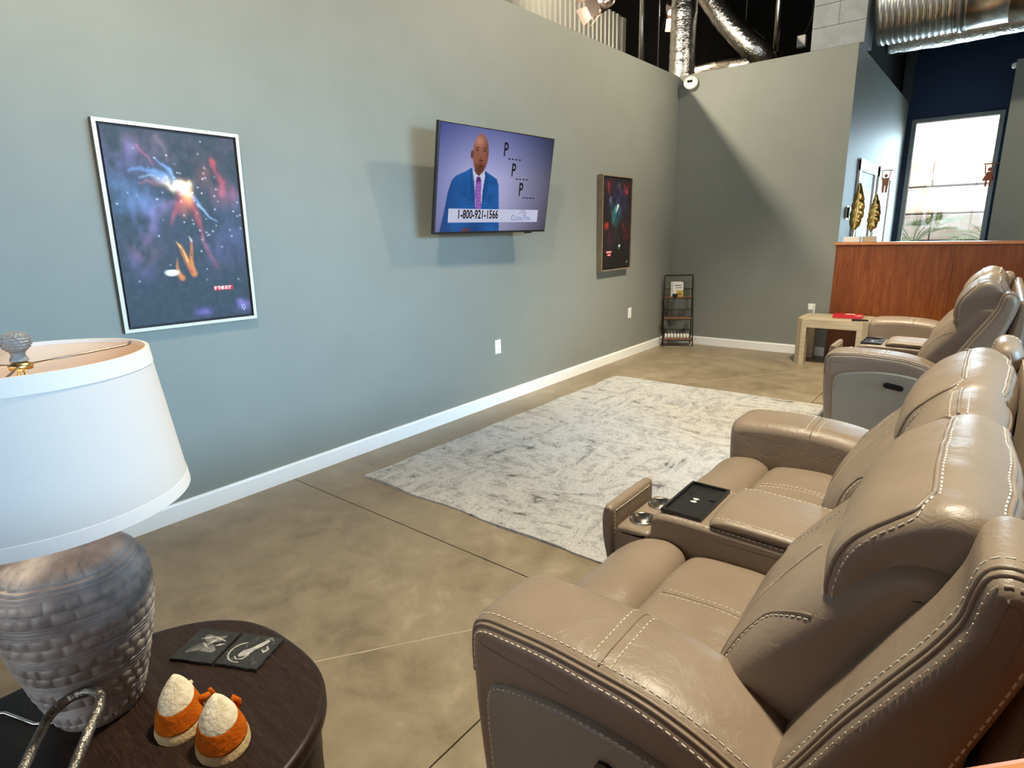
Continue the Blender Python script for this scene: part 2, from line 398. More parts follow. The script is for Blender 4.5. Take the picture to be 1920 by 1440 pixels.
# doors of the corridor
leafm = mat('greige_door', (.42,.38,.34), .5)
def door(n, y0, y1):
    d = struct(empty('door_%d' % n, (XE, (y0+y1)/2, 0))); w = (y1-y0)/2
    bx('casing', M['trim'], (0, .022, -w, -w+.10, 0, 2.06), d); bx('casing', M['trim'], (0, .022, w-.10, w, 0, 2.06), d)
    bx('casing', M['trim'], (0, .026, -w+.0, w, 1.95, 2.075), d, bev=.003)
    bx('leaf', leafm, (-.03, .004, -w+.1, w-.1, .01, 1.95), d)
    for z0, z1 in ((.2,.9),(1.05,1.8)): bx('door_panel', leafm, (.004, .010, -w+.22, w-.22, z0, z1), d, bev=.004)
    MB().lathe([(.008,0),(.008,.04),(.026,.05),(.03,.065),(.02,.08)], (0.006,0,0), 16, axis='x').build('door_knob', M['chrome'], d, (0, w-.16, 1.0))
door(1, 7.68, 8.80); door(2, 9.0, 10.1)

# outside: limestone block wall and palms
ys = 15.2
ow = struct(bx('ground_outside', M['stone'], (-6, 12, YF+.25, 24, -.25, -.05)))
sw_ = struct(bx('wall_yard', M['stone'], (-4, 9, ys+.02, ys+.8, -.05, 2.2)))
rnd = random.Random(3); z = -.05; row = 0
while z < 2.2:
    h = .52; x = -4 + (row % 2)*.55
    while x < 8.5:
        w = rnd.uniform(1.1, 1.7); d = rnd.uniform(.0, .05)
        bx('stone_block', M['stone'], (x+.012, min(x+w,8.8)-.012, ys-.10-d, ys+.019, z+.01, z+h-.012), sw_, bev=.02); x += w
    z += h+.01; row += 1
def palm(x, y, zb, n, ln, lab, seed):
    r = random.Random(seed); root = empty('palm_plant', (x, y, -.05))
    mb = MB()
    mb.lathe([(.09,0),(.07,zb*.6),(.06,zb+.02)], n=10); mb.build('trunk', M['sign_brown'], root)
    for k in range(n):
        az = 2*PI*k/n + r.uniform(-.2,.2); el = r.uniform(.35, 1.2); L0 = ln*r.uniform(.8,1.15); st = []
        for i in range(6):
            t = i/5; st.append(Vector((math.cos(az)*math.cos(el)*L0*t, math.sin(az)*math.cos(el)*L0*t, zb + math.sin(el)*L0*t - .35*L0*t*t)))
        fm = MB(); fm.tube(st, .008, 5)
        side = Vector((-math.sin(az), math.cos(az), 0)); tip = st[-1]; fw = (st[-1]-st[-2]).normalized(); nfan = 15
        for q in range(nfan):
            a = (q/(nfan-1)-.5)*2.6; d = (fw*math.cos(a) + side*math.sin(a)).normalized(); ll = L0*.55*(1-.25*abs(a)/1.3)
            pw = side*math.cos(a) - fw*math.sin(a); e = tip + d*ll + Vector((0,0,-.06*ll)); mid = tip + d*ll*.45 + Vector((0,0,.01))
            v = [tip, mid+pw*.014, e, mid-pw*.014, mid+Vector((0,0,.006))]
            fm.add(v, [(0,1,4),(1,2,4),(2,3,4),(3,0,4)])
        fm.build('frond', M['leaf'], root)
    return tag(root, lab, 'plant')
palm(1.95, 12.4, 1.05, 13, .66, 'low fan palm seen through the window below the stone wall, bushy green fronds', 5)
palm(2.95, 13.9, 1.0, 12, .66, 'sparser fan palm outside the window on the side of the woman figure sign', 9)
from mathutils.geometry import tessellate_polygon
# ------------------------------------------------------------------ upholstery tools
def smooth_closed(pts, per=10):
    """Catmull-Rom through control points; a point (x, z, 's') is kept sharp-ish by doubling"""
    P = []
    for p in pts:
        P.append((p[0], p[1]))
    n = len(P); out = []
    for i in range(n):
        p0, p1, p2, p3 = P[i-1], P[i], P[(i+1)%n], P[(i+2)%n]
        # centripetal-like damping by limiting tangents to neighbour distances
        d1 = math.dist(p1, p2); 
        def tan(a, b, c):
            dx, dz = c[0]-a[0], c[1]-a[1]; l = math.hypot(dx, dz) or 1; m = min(math.dist(a,b), math.dist(b,c))
            return dx/l*m, dz/l*m
        t1 = tan(p0,p1,p2); t2 = tan(p1,p2,p3)
        for k in range(per):
            t = k/per; h00 = 2*t**3-3*t*t+1; h10 = t**3-2*t*t+t; h01 = -2*t**3+3*t*t; h11 = t**3-t*t
            out.append((h00*p1[0]+h10*t1[0]+h01*p2[0]+h11*t2[0], h00*p1[1]+h10*t1[1]+h01*p2[1]+h11*t2[1]))
    return out
def resample(P, n):
    P = [np.array(p, float) for p in P]; seg = [np.linalg.norm(P[(i+1)%len(P)]-P[i]) for i in range(len(P))]
    tot = sum(seg); out = []; i = 0; acc = 0
    for k in range(n):
        s = tot*k/n
        while acc + seg[i] < s - 1e-12: acc += seg[i]; i += 1
        t = (s-acc)/seg[i] if seg[i] > 0 else 0
        out.append(P[i]*(1-t) + P[(i+1)%len(P)]*t)
    return np.array(out)
class Cushion:
    """closed XZ profile extruded along Y with rounded ends, crown and soft wrinkles"""
    def __init__(s, prof, y0, y1, rl, ri, crown=0.0, n=112, wr=0.0, wf=9.0, seed=0, smooth=True, lean=None):
        s.P = resample(smooth_closed(prof) if smooth else prof, n); s.n = n
        T = np.roll(s.P,-1,0) - np.roll(s.P,1,0); T /= np.linalg.norm(T,axis=1)[:,None]
        area = .5*np.sum(s.P[:,0]*np.roll(s.P[:,1],-1) - np.roll(s.P[:,0],-1)*s.P[:,1])
        s.N = np.stack([T[:,1], -T[:,0]],1)*(1 if area > 0 else -1)
        # local thickness so that the rounded ends never fold over
        lim = []
        for i in range(n):
            p, d = s.P[i], -s.N[i]; best = 9.0
            A = s.P; B = np.roll(s.P,-1,0); e = B-A; den = d[0]*e[:,1]-d[1]*e[:,0]; den[np.abs(den) < 1e-12] = 1e-12
            w = A-p; t = (w[:,0]*e[:,1]-w[:,1]*e[:,0])/den; u = (w[:,0]*d[1]-w[:,1]*d[0])/den
            ok = (u >= -1e-6) & (u <= 1+1e-6) & (t > 1e-3)
            if ok.any(): best = t[ok].min()
            lim.append(best*.38)
        lim = np.array(lim)
        lim = np.min([np.roll(lim,q) for q in range(-6,7)], 0)
        for _ in range(4): lim = np.mean([np.roll(lim,q) for q in range(-3,4)], 0)
        s.lim = lim
        s.y0, s.y1, s.rl, s.ri, s.crown, s.wr, s.wf, s.seed, s.lean = y0, y1, rl, ri, crown, wr, wf, seed, lean
    def inset(s, y):
        d = min(y - s.y0, s.y1 - y); d = max(d, 0)
        if d >= s.rl: return 0
        return s.ri*(1 - math.sqrt(max(0, 1-(1-d/s.rl)**2)))
    def pt(s, k, y, lift=0.0, wr=True, extra=0.0):
        """k = profile index (float), returns point and normal"""
        k = k % s.n; i = int(k); t = k - i; j = (i+1) % s.n
        p = s.P[i]*(1-t)+s.P[j]*t; q = s.N[i]*(1-t)+s.N[j]*t; q = q/np.linalg.norm(q)
        lm = s.lim[i]*(1-t)+s.lim[j]*t
        u = (y-s.y0)/(s.y1-s.y0); off = -min(s.inset(y) + extra, lm) + s.crown*(1-(2*u-1)**2)
        if wr and s.wr: off += s.wr*noise.noise(Vector((p[0]*s.wf+s.seed, y*s.wf*1.4, p[1]*s.wf)))
        # normal tilts outwards where the end rounds off
        d = min(y-s.y0, s.y1-y); ny = 0
        if d < s.rl:
            c = 1-d/s.rl; ny = c*(1 if y > (s.y0+s.y1)/2 else -1)
        nn = Vector((q[0]*math.sqrt(max(0,1-ny*ny)), ny, q[1]*math.sqrt(max(0,1-ny*ny))))
        P = Vector((p[0]+q[0]*off, y, p[1]+q[1]*off))
        if s.lean: P = Vector(s.lean(P))
        return P + nn*lift, nn
    def ys(s, ne=7, nm=9):
        a = [s.y0 + s.rl*(1-math.cos(i/ne*PI/2)) for i in range(ne)]
        m = [s.y0 + s.rl + (s.y1-s.y0-2*s.rl)*i/nm for i in range(nm+1)]
        return a + m + [s.y1 - (q - s.y0) for q in a[::-1]]
    def mesh(s, nm=9):
        mb = MB(); rings = []; Y = s.ys(nm=nm)
        for e, y in ((.012, Y[0]), (.004, Y[0])): rings.append([s.pt(k, y, extra=e)[0] for k in range(s.n)])
        for y in Y: rings.append([s.pt(k, y)[0] for k in range(s.n)])
        for e in (.004, .012): rings.append([s.pt(k, Y[-1], extra=e)[0] for k in range(s.n)])
        mb.rings(rings, cap=False)
        # end faces: triangulated on the true profile, so a folded inset can never leave a hole
        tri = tessellate_polygon([[Vector((p[0], p[1], 0)) for p in s.P]]); b1 = (len(rings)-1)*s.n
        for t in tri: mb.f += [tuple(t), tuple(b1+q for q in t)]; mb.sm += [False, False]
        return mb
    def near(s, x, z):
        return int(np.argmin((s.P[:,0]-x)**2 + (s.P[:,1]-z)**2))
    def along(s, a, b, y, lift=.0008, m=60, extra=0.0):
        """curve along the profile from index a to b (short way) at constant y"""
        d = (b-a) % s.n
        if d > s.n/2: d -= s.n
        return [s.pt(a + d*i/m, y, lift, extra=extra) for i in range(m+1)]
    def across(s, k, y0, y1, lift=.0008, m=30):
        return [s.pt(k, y0+(y1-y0)*i/m, lift) for i in range(m+1)]
    def curve(s, pts, lift=.0008, m=14):
        """pts = [(k,y)...] smooth path on the surface"""
        out = []
        Q = [pts[0]] + list(pts) + [pts[-1]]
        for i in range(1, len(Q)-2):
            p0,p1,p2,p3 = Q[i-1],Q[i],Q[i+1],Q[i+2]
            for j in range(m):
                t = j/m; c = [.5*((2*p1[d])+(-p0[d]+p2[d])*t+(2*p0[d]-5*p1[d]+4*p2[d]-p3[d])*t*t+(-p0[d]+3*p1[d]-3*p2[d]+p3[d])*t**3) for d in (0,1)]
                out.append(s.pt(c[0], c[1], lift))
        out.append(s.pt(pts[-1][0], pts[-1][1], lift)); return out
def stitches(mb, curve, dash=.0085, gap=.0055, w=.0011, h=.0009):
    P = [c[0] for c in curve]; Nn = [c[1] for c in curve]; L_ = [0]
    for a, b in zip(P, P[1:]): L_.append(L_[-1] + (b-a).length)
    def at(s):
        for i in range(len(L_)-1):
            if L_[i+1] >= s:
                t = (s-L_[i])/max(1e-9, L_[i+1]-L_[i]); return P[i].lerp(P[i+1], t), Nn[i].lerp(Nn[i+1], t).normalized()
        return P[-1], Nn[-1]
    s = 0
    while s + dash < L_[-1]:
        (a, na), (b, nb) = at(s), at(s+dash); t = (b-a).normalized(); v = []
        for p, n in ((a,na),(b,nb)):
            side = t.cross(n)
            if side.length < 1e-6: side = Vector((0,1,0))
            side.normalize(); v += [p-side*w-n*.0006, p+side*w-n*.0006, p+side*w*.6+n*h, p-side*w*.6+n*h]
        mb.add(v, [(0,1,2,3),(7,6,5,4),(0,4,5,1),(1,5,6,2),(2,6,7,3),(3,7,4,0)]); s += dash+gap
def seam(mb, curve, r=.0032, sink=.001): mb.tube([c[0]-c[1]*sink for c in curve], r, 6)

def drill(o, spots, r, z0, z1):
    for x, y in spots:
        cut = MB().lathe([(r, z0), (r, z1)], (x, y, 0), 32).build('cutter', None, o.parent)
        md = o.modifiers.new('b', 'BOOLEAN'); md.operation = 'DIFFERENCE'; md.object = cut; md.solver = 'EXACT'
        bpy.context.view_layer.update()
        me = bpy.data.meshes.new_from_object(o.evaluated_get(bpy.context.evaluated_depsgraph_get()))
        o.modifiers.clear(); me.name = o.data.name; o.data = me; bpy.data.objects.remove(cut)
# ------------------------------------------------------------------ power reclining loveseat with console
def build_loveseat(loc, label, feet_z, head_tilt=0.0, head_lift=0.0):
    root = empty('reclining_loveseat', loc); tag(root, label, 'loveseat', 'pair of taupe leather console loveseats')
    LE, LS = M['leather'], M['leather_side']
    WID = 1.81
    bx('base', LE, (.10, .86, .05, WID-.05, .045, .34), root, bev=.02)
    for x, y, fz in ((.14,.12,feet_z[0]),(.14,WID-.12,feet_z[1]),(.80,.12,0),(.80,WID-.12,0)):
        MB().lathe([(.022,fz),(.03,.046)], n=14).build('foot', M['black'], root, (x, y, 0))
    # ---- arms
    ap = [(.092,.05),(.060,.22),(.040,.42),(.034,.56),(.042,.618),(.078,.643),(.14,.650),(.24,.655),(.34,.652),(.44,.643),(.53,.622),(.61,.588),(.69,.54),(.76,.47),(.80,.36),(.815,.20),(.80,.05),(.45,.045)]
    for side in (0, 1):
        y0, y1 = (.004, .245) if side == 0 else (WID-.245, WID-.004)
        c = Cushion(ap, y0, y1, .062, .040, .004, n=150, wr=.0016, wf=7, seed=side*7)
        arm = c.mesh().build('arm', LE, root)
        yo, sg = (y0, 1) if side == 0 else (y1, -1)
        a = c.near(.055,.30); a2 = c.near(.036,.55); b = c.near(.70,.53); top = c.near(.345,.652)
        pm = MB(); seam(pm, c.along(a2-3, b, yo+sg*.0225, m=80), .0034, .0006); seam(pm, c.along(a2-3, b, yo+sg*.0135, m=80), .0034, .0006); pm.build('piping', LE, arm)
        st = MB()
        stitches(st, c.along(a2, b, yo+sg*.036, m=90)); stitches(st, c.along(a2-2, b, yo+sg*.0045, m=90))
        far = yo+sg*.20
        for k in (-1.25, 1.25): stitches(st, c.across(top+k, yo+sg*.034, yo+sg*.236, m=40))
        so = tag(st.build('stitching', M['stitch'], arm), kind='stuff')
        sm = MB(); seam(sm, c.across(top, yo+sg*.03, yo+sg*.238, m=40), .0022, .0008); sm.build('cross_seam', LE, arm)
        # upholstered outer panel with the switch plate
        pp = [(.155,.05),(.118,.20),(.103,.38),(.100,.475),(.112,.512),(.150,.532),(.25,.552),(.36,.560),(.47,.553),(.58,.527),(.66,.49),(.71,.42),(.73,.28),(.72,.06),(.45,.05)]
        if side == 0: pc = Cushion(pp, -.012, .05, .020, .014, 0, n=120, wr=.001, wf=6)
        else: pc = Cushion(pp, WID-.05, WID+.012, .020, .014, 0, n=120, wr=.001, wf=6)
        panel = pc.mesh(nm=2).build('arm_panel', LS, arm)
        ye = -.012 if side == 0 else WID+.012
        sp = MB(); e0, e1 = pc.near(.118,.20), pc.near(.70,.42)
        stitches(sp, pc.along(e0, e1, ye + (.0035 if side == 0 else -.0035), m=90)); tag(sp.build('panel_stitching', M['stitch'], arm), kind='stuff')
        pts = [(.362,.488),(.368,.500),(.382,.503),(.448,.493),(.460,.486),(.464,.474),(.458,.463),(.444,.461),(.376,.471),(.364,.477)]
        yy = (-.0195, -.010) if side == 0 else (WID+.010, WID+.0195)
        swt = MB().prism(pts, lambda a_,b_,d: (a_,d,b_), *yy).build('control_switch', M['switch'], arm)
    # ---- seats, footrests, backs
    seat_y = ((.248, .757), (1.053, 1.562))
    sp_ = [(.222,.33),(.216,.42),(.222,.478),(.248,.500),(.31,.510),(.40,.512),(.48,.502),(.56,.488),(.62,.44),(.60,.33),(.42,.30)]
    rp = [(.215,.34),(.222,.43),(.208,.484),(.165,.511),(.110,.510),(.058,.492),(.018,.455),(.002,.40),(.008,.30),(.026,.20),(.045,.12),(.075,.10),(.105,.13),(.14,.25)]
    bp = [(.44,.43),(.462,.475),(.476,.53),(.492,.60),(.520,.665),(.565,.725),(.605,.775),(.655,.84),(.70,.90),(.76,.935),(.84,.92),(.85,.84),(.80,.68),(.74,.52),(.66,.42),(.54,.40)]
    hp = [(.725,.758),(.690,.775),(.660,.800),(.645,.832),(.648,.868),(.660,.905),(.682,.940),(.712,.968),(.748,.992),(.786,1.008),(.822,1.006),(.852,.985),(.870,.950),(.873,.905),(.868,.840),(.845,.775),(.785,.742)]
    for i, (y0, y1) in enumerate(seat_y):
        c = Cushion(sp_, y0, y1, .05, .030, .010, wr=.006, wf=8, seed=3+i*11, n=120); seat = c.mesh(14).build('seat_cushion', LE, root)
        st = MB(); ym = (y0+y1)/2; k0, k1 = c.near(.250,.50), c.near(.52,.495)
        for d in (-.012, .012): stitches(st, c.along(k0, k1, ym+d, m=40))
        tag(st.build('stitching', M['stitch'], seat), kind='stuff'); sm = MB(); seam(sm, c.along(k0, k1, ym, m=30), .0022); sm.build('centre_seam', LE, seat)
        c = Cushion(rp, y0-.004, y1+.002, .05, .026, .006, wr=.005, wf=8, seed=31+i*5, n=120); c.mesh(14).build('footrest_roll', LE, root)
        # backrest: lumbar pad
        c = Cushion(bp, y0-(.070 if i == 0 else .02), y1+(.02 if i == 0 else .070), .085, .045, .020, wr=.006, wf=7, seed=51+i*9, n=140); back = c.mesh(14).build('backrest', LE, root)
        st = MB(); sm = MB()
        kA, kB, kC, kD, kE = [c.near(*q) for q in ((.470,.50),(.500,.62),(.560,.718),(.63,.80),(.69,.89))]
        w = y1-y0
        for yy, s2 in ((y0, 1), (y1-.025, -1)):
            cv = [(kA, yy+s2*.028), ((kA+kB)/2, yy+s2*.034), (kB, yy+s2*.062), ((kB+kC)/2, yy+s2*.105), (kC, yy+s2*.135), ((kC+kD)/2, yy+s2*.142), (kD, yy+s2*.15)]
            stitches(st, c.curve(cv)); sm = MB(); seam(sm, c.curve([(k, q-s2*.006) for k, q in cv]), .0028, .0012); sm.build('back_seam', LE, back)
            cv2 = [(kA-1, yy-s2*.030), (kB-1, yy-s2*.022), (kC-2, yy-s2*.010), (kC+1, yy-s2*.012), ((kC+kD)/2, yy-s2*.034), (kD, yy-s2*.064)]
            stitches(st, c.curve(cv2)); sm = MB(); seam(sm, c.curve([(k, q+s2*.007) for k, q in cv2]), .0032, .001); sm.build('back_seam', LE, back)
        tag(st.build('stitching', M['stitch'], back), kind='stuff')
        # headrest pillow, hinged on its lower edge
        th = head_tilt
        def ln(P, th=th):
            if not th: return P
            cx, cz = .74, .80; dx, dz = P.x-cx, P.z-cz
            return Vector((cx+dx*math.cos(th)-dz*math.sin(th), P.y, cz+head_lift+dx*math.sin(th)+dz*math.cos(th)))
        ya, yb = y0-(.052 if i == 0 else .022), y1+(.022 if i == 0 else .052)
        c = Cushion(hp, ya, yb, .042, .026, .016, wr=.005, wf=11, seed=71+i*13, n=150, lean=ln); head = c.mesh(16).build('headrest', LE, root)
        kt, kr, kb, kf = c.near(.772,1.003), c.near(.850,.988), c.near(.868,.865), c.near(.645,.83)
        st = MB(); sm = MB()
        f0 = c.near(.682,.940); d0 = c.near(.648,.845)
        for ye, s2 in ((ya, 1), (yb, -1)):
            cv = [(d0-7, ye+s2*.016),(d0, ye+s2*.015),(f0, ye+s2*.016),(f0+5, ye+s2*.018),(kt-5, ye+s2*.026),(kt-2, ye+s2*.045),(kt, ye+s2*.075)]
            stitches(st, c.curve([(k+(.6 if n_ > 3 else 0), q-s2*(.012 if n_ < 5 else .004)) for n_, (k, q) in enumerate(cv)])); seam(sm, c.curve(cv), .0042, .0006)
        seam(sm, c.across(kt, ya+.074, yb-.074), .0042, .0008); stitches(st, c.across(kt+1.3, ya+.068, yb-.068))
        seam(sm, c.across(kr, ya+.03, yb-.03), .0042, .0006); stitches(st, c.across(kr-1.4, ya+.03, yb-.03))
        for ye, s2 in ((ya, 1), (yb, -1)):
            cv = [(kr, ye+s2*.032),(kr+5, ye+s2*.022),((kr+kb)/2, ye+s2*.014),(kb, ye+s2*.012)]
            seam(sm, c.curve(cv), .004, .0006); stitches(st, c.curve([(k-1.4, q) for k, q in cv]))
        tag(st.build('stitching', M['stitch'], head), kind='stuff'); sm.build('head_seam', LE, head)
    # ---- side bolsters (the outer wings of the back)
    wp = [(.600,.53),(.632,.58),(.668,.655),(.710,.745),(.752,.822),(.792,.895),(.816,.950),(.824,.992),(.834,1.018),(.858,1.026),(.884,1.014),(.898,.975),(.890,.92),(.868,.84),(.838,.74),(.80,.62),(.755,.50),(.68,.45),(.62,.47)]
    for side in (0, 1):
        y0, y1 = (.010, .226) if side == 0 else (WID-.226, WID-.010)
        c = Cushion(wp, y0, y1, .050, .026, .004, n=140, wr=.0016, wf=7, seed=91); w_ = c.mesh().build('side_bolster', LE, root)
        yo, sg = (y0, 1) if side == 0 else (y1, -1)
        k0, k1, k2, k3 = c.near(.645,.605), c.near(.822,.98), c.near(.850,1.026), c.near(.800,.62)
        pm = MB(); st = MB()
        kq = c.near(.888,1.005)
        for d in (.022, .033): seam(pm, c.along(k0, kq, yo+sg*d, m=80), .0034, .0006)
        pm.build('piping', LE, w_)
        stitches(st, c.along(k0, kq, yo+sg*.052, m=80)); stitches(st, c.along(k0, kq, yo+sg*.010, lift=.0018, m=80)); stitches(st, c.along(k2+2, k3, yo+sg*.006, m=80))
        tag(st.build('stitching', M['stitch'], w_), kind='stuff')
    fp_ = [(.50,.36),(.585,.50),(.640,.62),(.700,.735),(.765,.855),(.815,.93),(.86,.94),(.865,.85),(.83,.60),(.78,.36)]
    Cushion(fp_, .06, WID-.06, .03, .015, 0, n=90).mesh(2).build('back_body', LE, root)
    # ---- rear shell
    rs = [(.80,.10),(.83,.50),(.872,.82),(.893,.965),(.905,.990),(.935,.985),(.945,.95),(.955,.60),(.94,.10),(.88,.06)]
    c = Cushion(rs, .05, WID-.05, .05, .03, 0, n=90); sh = c.mesh().build('rear_shell', LE, root)
    st = MB(); k = c.near(.905,.99); stitches(st, c.across(k-1, .10, WID-.10, m=60)); tag(st.build('stitching', M['stitch'], sh), kind='stuff')
    # ---- console
    cy0, cy1 = .762, 1.048; cm_ = (cy0+cy1)/2
    kp = [(.085,.10),(.080,.40),(.083,.545),(.100,.570),(.16,.577),(.30,.577),(.45,.574),(.56,.565),(.58,.40),(.56,.10),(.30,.08)]
    c = Cushion(kp, cy0, cy1, .022, .016, 0, n=120); con = c.mesh().build('console', LE, root)
    st = MB(); k0, k1 = c.near(.11,.572), c.near(.53,.57)
    for yy in (cy0+.010, cy1-.010): stitches(st, c.along(k0, k1, yy, m=40))
    tag(st.build('stitching', M['stitch'], con), kind='stuff')
    lp = [(.262,.578),(.258,.590),(.272,.603),(.32,.609),(.45,.607),(.545,.600),(.56,.590),(.555,.577),(.40,.576)]
    c = Cushion(lp, cy0+.006, cy1-.006, .03, .010, .006, n=100); lid = c.mesh().build('console_lid', LE, root)
    st = MB(); k0, k1 = c.near(.275,.604), c.near(.545,.60)
    for yy in (cy0+.022, cy1-.022): stitches(st, c.along(k0, k1, yy, m=40))
    tag(st.build('stitching', M['stitch'], lid), kind='stuff')
    # charging tray
    tr = MB(); ta, tb, tc, td = .108, .232, cy0+.022, cy1-.022; zt = .5785
    tr.box(ta, tb, tc, td, zt, zt+.003); w = .008
    for b in ((ta,ta+w,tc,td),(tb-w,tb,tc,td),(ta+w,tb-w,tc,tc+w),(ta+w,tb-w,td-w,td)): tr.box(*b, zt+.003, zt+.011)
    tr.box(tb-.03, tb-.012, td-.10, td-.02, zt+.003, zt+.007)
    tray = tr.build('charging_tray', M['black'], root)
    # wireless charging mark: two small arcs and a bolt
    gm = MB(); cxx, cyy, zz = (ta+tb)/2-.005, (tc+td)/2, zt+.0033
    for s_ in (-1, 1):
        for r0, r1 in ((.006,.010),(.012,.016)):
            pts = []
            for q in range(7): a = s_*PI/2 + (q/6-.5)*1.5; pts.append((cxx+r1*math.cos(a), cyy+r1*math.sin(a)))
            for q in range(6,-1,-1): a = s_*PI/2 + (q/6-.5)*1.5; pts.append((cxx+r0*math.cos(a), cyy+r0*math.sin(a)))
            gm.prism(pts, lambda a_,b_,d: (a_,b_,d), zz, zz+.0003)
    gm.prism([(cxx-.006,cyy+.001),(cxx+.001,cyy-.003),(cxx,cyy),(cxx+.006,cyy-.001),(cxx-.001,cyy+.003),(cxx,cyy)], lambda a_,b_,d: (a_,b_,d), zz, zz+.0003)
    gm.build('charging_mark', M['white_print'], tray)
    vm = MB()
    for q in range(3): vm.box(ta+.022, ta+.036, cyy+.028+q*.009, cyy+.033+q*.009, zt+.003, zt+.0036)
    vm.build('tray_icons', M['switch'], tray)
    # cup holder deck
    dk = [(-.035,.30),(-.040,.46),(-.030,.492),(-.01,.500),(.075,.502),(.082,.48),(.082,.30),(.02,.28)]
    c = Cushion(dk, cy0+.004, cy1-.004, .02, .012, 0, n=80); deck = c.mesh().build('cup_deck', LE, root)
    drill(deck, [(.026, cm_-.066), (.026, cm_+.066)], .0395, .440, .56)
    for yy in (cm_-.066, cm_+.066):
        cp = MB(); x_ = .026
        cp.lathe([(.0005,.446),(.034,.446),(.0365,.452),(.0365,.5075),(.0405,.509),(.0425,.506),(.0425,.500)], (x_,yy,0), 32, cap=False)
        cp.build('cup_holder', M['chrome'], root)
    # flipped-open cover of the cup holders, upright at the front
    fp = [(-.060,.36),(-.078,.44),(-.082,.51),(-.074,.548),(-.056,.556),(-.042,.545),(-.040,.50),(-.040,.40),(-.048,.36)]
    c = Cushion(fp, cy0-.002, cy1+.002, .02, .010, .002, n=80); fc = c.mesh().build('cup_cover', LE, root)
    st = MB(); k = c.near(-.045,.54); stitches(st, c.across(k, cy0+.02, cy1-.02)); k0, k1 = c.near(-.045,.54), c.near(-.045,.40); stitches(st, c.along(k0, k1, cy0+.012, m=20)); tag(st.build('stitching', M['stitch'], fc), kind='stuff')
    # console back cushion (narrow centre section of the back)
    cbp = [(.545,.56),(.575,.62),(.610,.70),(.645,.79),(.676,.870),(.702,.935),(.738,.978),(.782,1.002),(.820,1.000),(.850,.972),(.862,.92),(.855,.84),(.82,.70),(.76,.56),(.66,.52),(.59,.53)]
    c = Cushion(cbp, cy0-.012, cy1+.012, .065, .034, .012, n=130, wr=.004, wf=10, seed=15); cb = c.mesh(12).build('console_back', LE, root)
    st = MB(); sm = MB(); kt, kr = c.near(.778,1.0), c.near(.852,.965)
    seam(sm, c.across(kt, cy0+.02, cy1-.02), .0036, .0008); stitches(st, c.across(kt+1.6, cy0+.02, cy1-.02)); stitches(st, c.across(kt-1.6, cy0+.02, cy1-.02))
    seam(sm, c.across(kr, cy0+.0, cy1-.0), .0036, .0008)
    tag(st.build('stitching', M['stitch'], cb), kind='stuff'); sm.build('head_seam', LE, cb)
    return root
build_loveseat((2.33, .75, 0), 'taupe leather reclining loveseat beside the round dark end table, arm nose off the rug', (0, .013))
build_loveseat((2.345, 3.93, 0), 'taupe leather reclining loveseat between the other loveseat and the pale wood table', (.013, 0), head_tilt=math.radians(14), head_lift=.05)
# ------------------------------------------------------------------ rug
def build_rug():
    x0, x1, y0, y1 = .35, 2.72, 2.0, 5.025; nx, ny = 40, 60; mb = MB(); rg = []
    def P(i, j, z):
        u, v = i/nx, j/ny; x = x0+(x1-x0)*u; y = y0+(y1-y0)*v
        if j == 0: y += .010*math.sin(u*22+1)*math.sin(u*5) + random.uniform(-.002,.002)
        if j == ny: y += .006*math.sin(u*17)
        if i == 0: x += .006*math.sin(v*25) + random.uniform(-.002,.002)
        x += .018*(v-.5) ; lift = 0
        if j < 3 and z > 0: lift = .006*max(0, math.sin(u*14+.6))*(1-j/3)
        return (x, y, z+lift)
    top = [[P(i,j,.010) for i in range(nx+1)] for j in range(ny+1)]
    v = [p for r in top for p in r]; n = nx+1; f = []
    for j in range(ny):
        for i in range(nx): f.append((j*n+i, j*n+i+1, (j+1)*n+i+1, (j+1)*n+i))
    mb.add(v, f, True)
    edge = [(i,0) for i in range(nx)] + [(nx,j) for j in range(ny)] + [(i,ny) for i in range(nx,0,-1)] + [(0,j) for j in range(ny,0,-1)]
    b = len(mb.v); ev = [top[j][i] for i,j in edge] + [(top[j][i][0], top[j][i][1], .0005) for i,j in edge]; m = len(edge)
    mb.add(ev, [(i, (i+1)%m, m+(i+1)%m, m+i) for i in range(m)], False)
    return tag(mb.build('area_rug', M['rug']), 'white and grey marbled area rug on the concrete floor below the television', 'rug')
build_rug()

# ------------------------------------------------------------------ painted grids for the pictures
def paint_grid(name, nx, ny, w, h, fn, mat_, parent, xoff):
    """vertical sheet in the local YZ plane facing +X; fn(U, V) -> RGB arrays, V from the top"""
    U, V = np.meshgrid(np.linspace(0,1,nx+1), np.linspace(0,1,ny+1)); C3 = np.clip(fn(U, V), 0, 1)
    n = nx+1; co = np.stack([np.full(U.size, xoff), (U.ravel()-.5)*w, (.5-V.ravel())*h], 1)
    j, i = np.meshgrid(np.arange(ny), np.arange(nx), indexing='ij'); a = (j*n+i).ravel()
    faces = np.stack([a, a+n, a+n+1, a+1], 1)
    me = bpy.data.meshes.new(name); me.from_pydata(co.tolist(), [], faces.tolist())
    at = me.color_attributes.new('paint', 'FLOAT_COLOR', 'POINT')
    at.data.foreach_set('color', np.concatenate([C3.reshape(-1,3), np.ones((U.size,1))], 1).ravel().astype(np.float32))
    me.materials.append(mat_); me.update()
    o = bpy.data.objects.new(name, me); COL.objects.link(o); o.parent = parent; return o
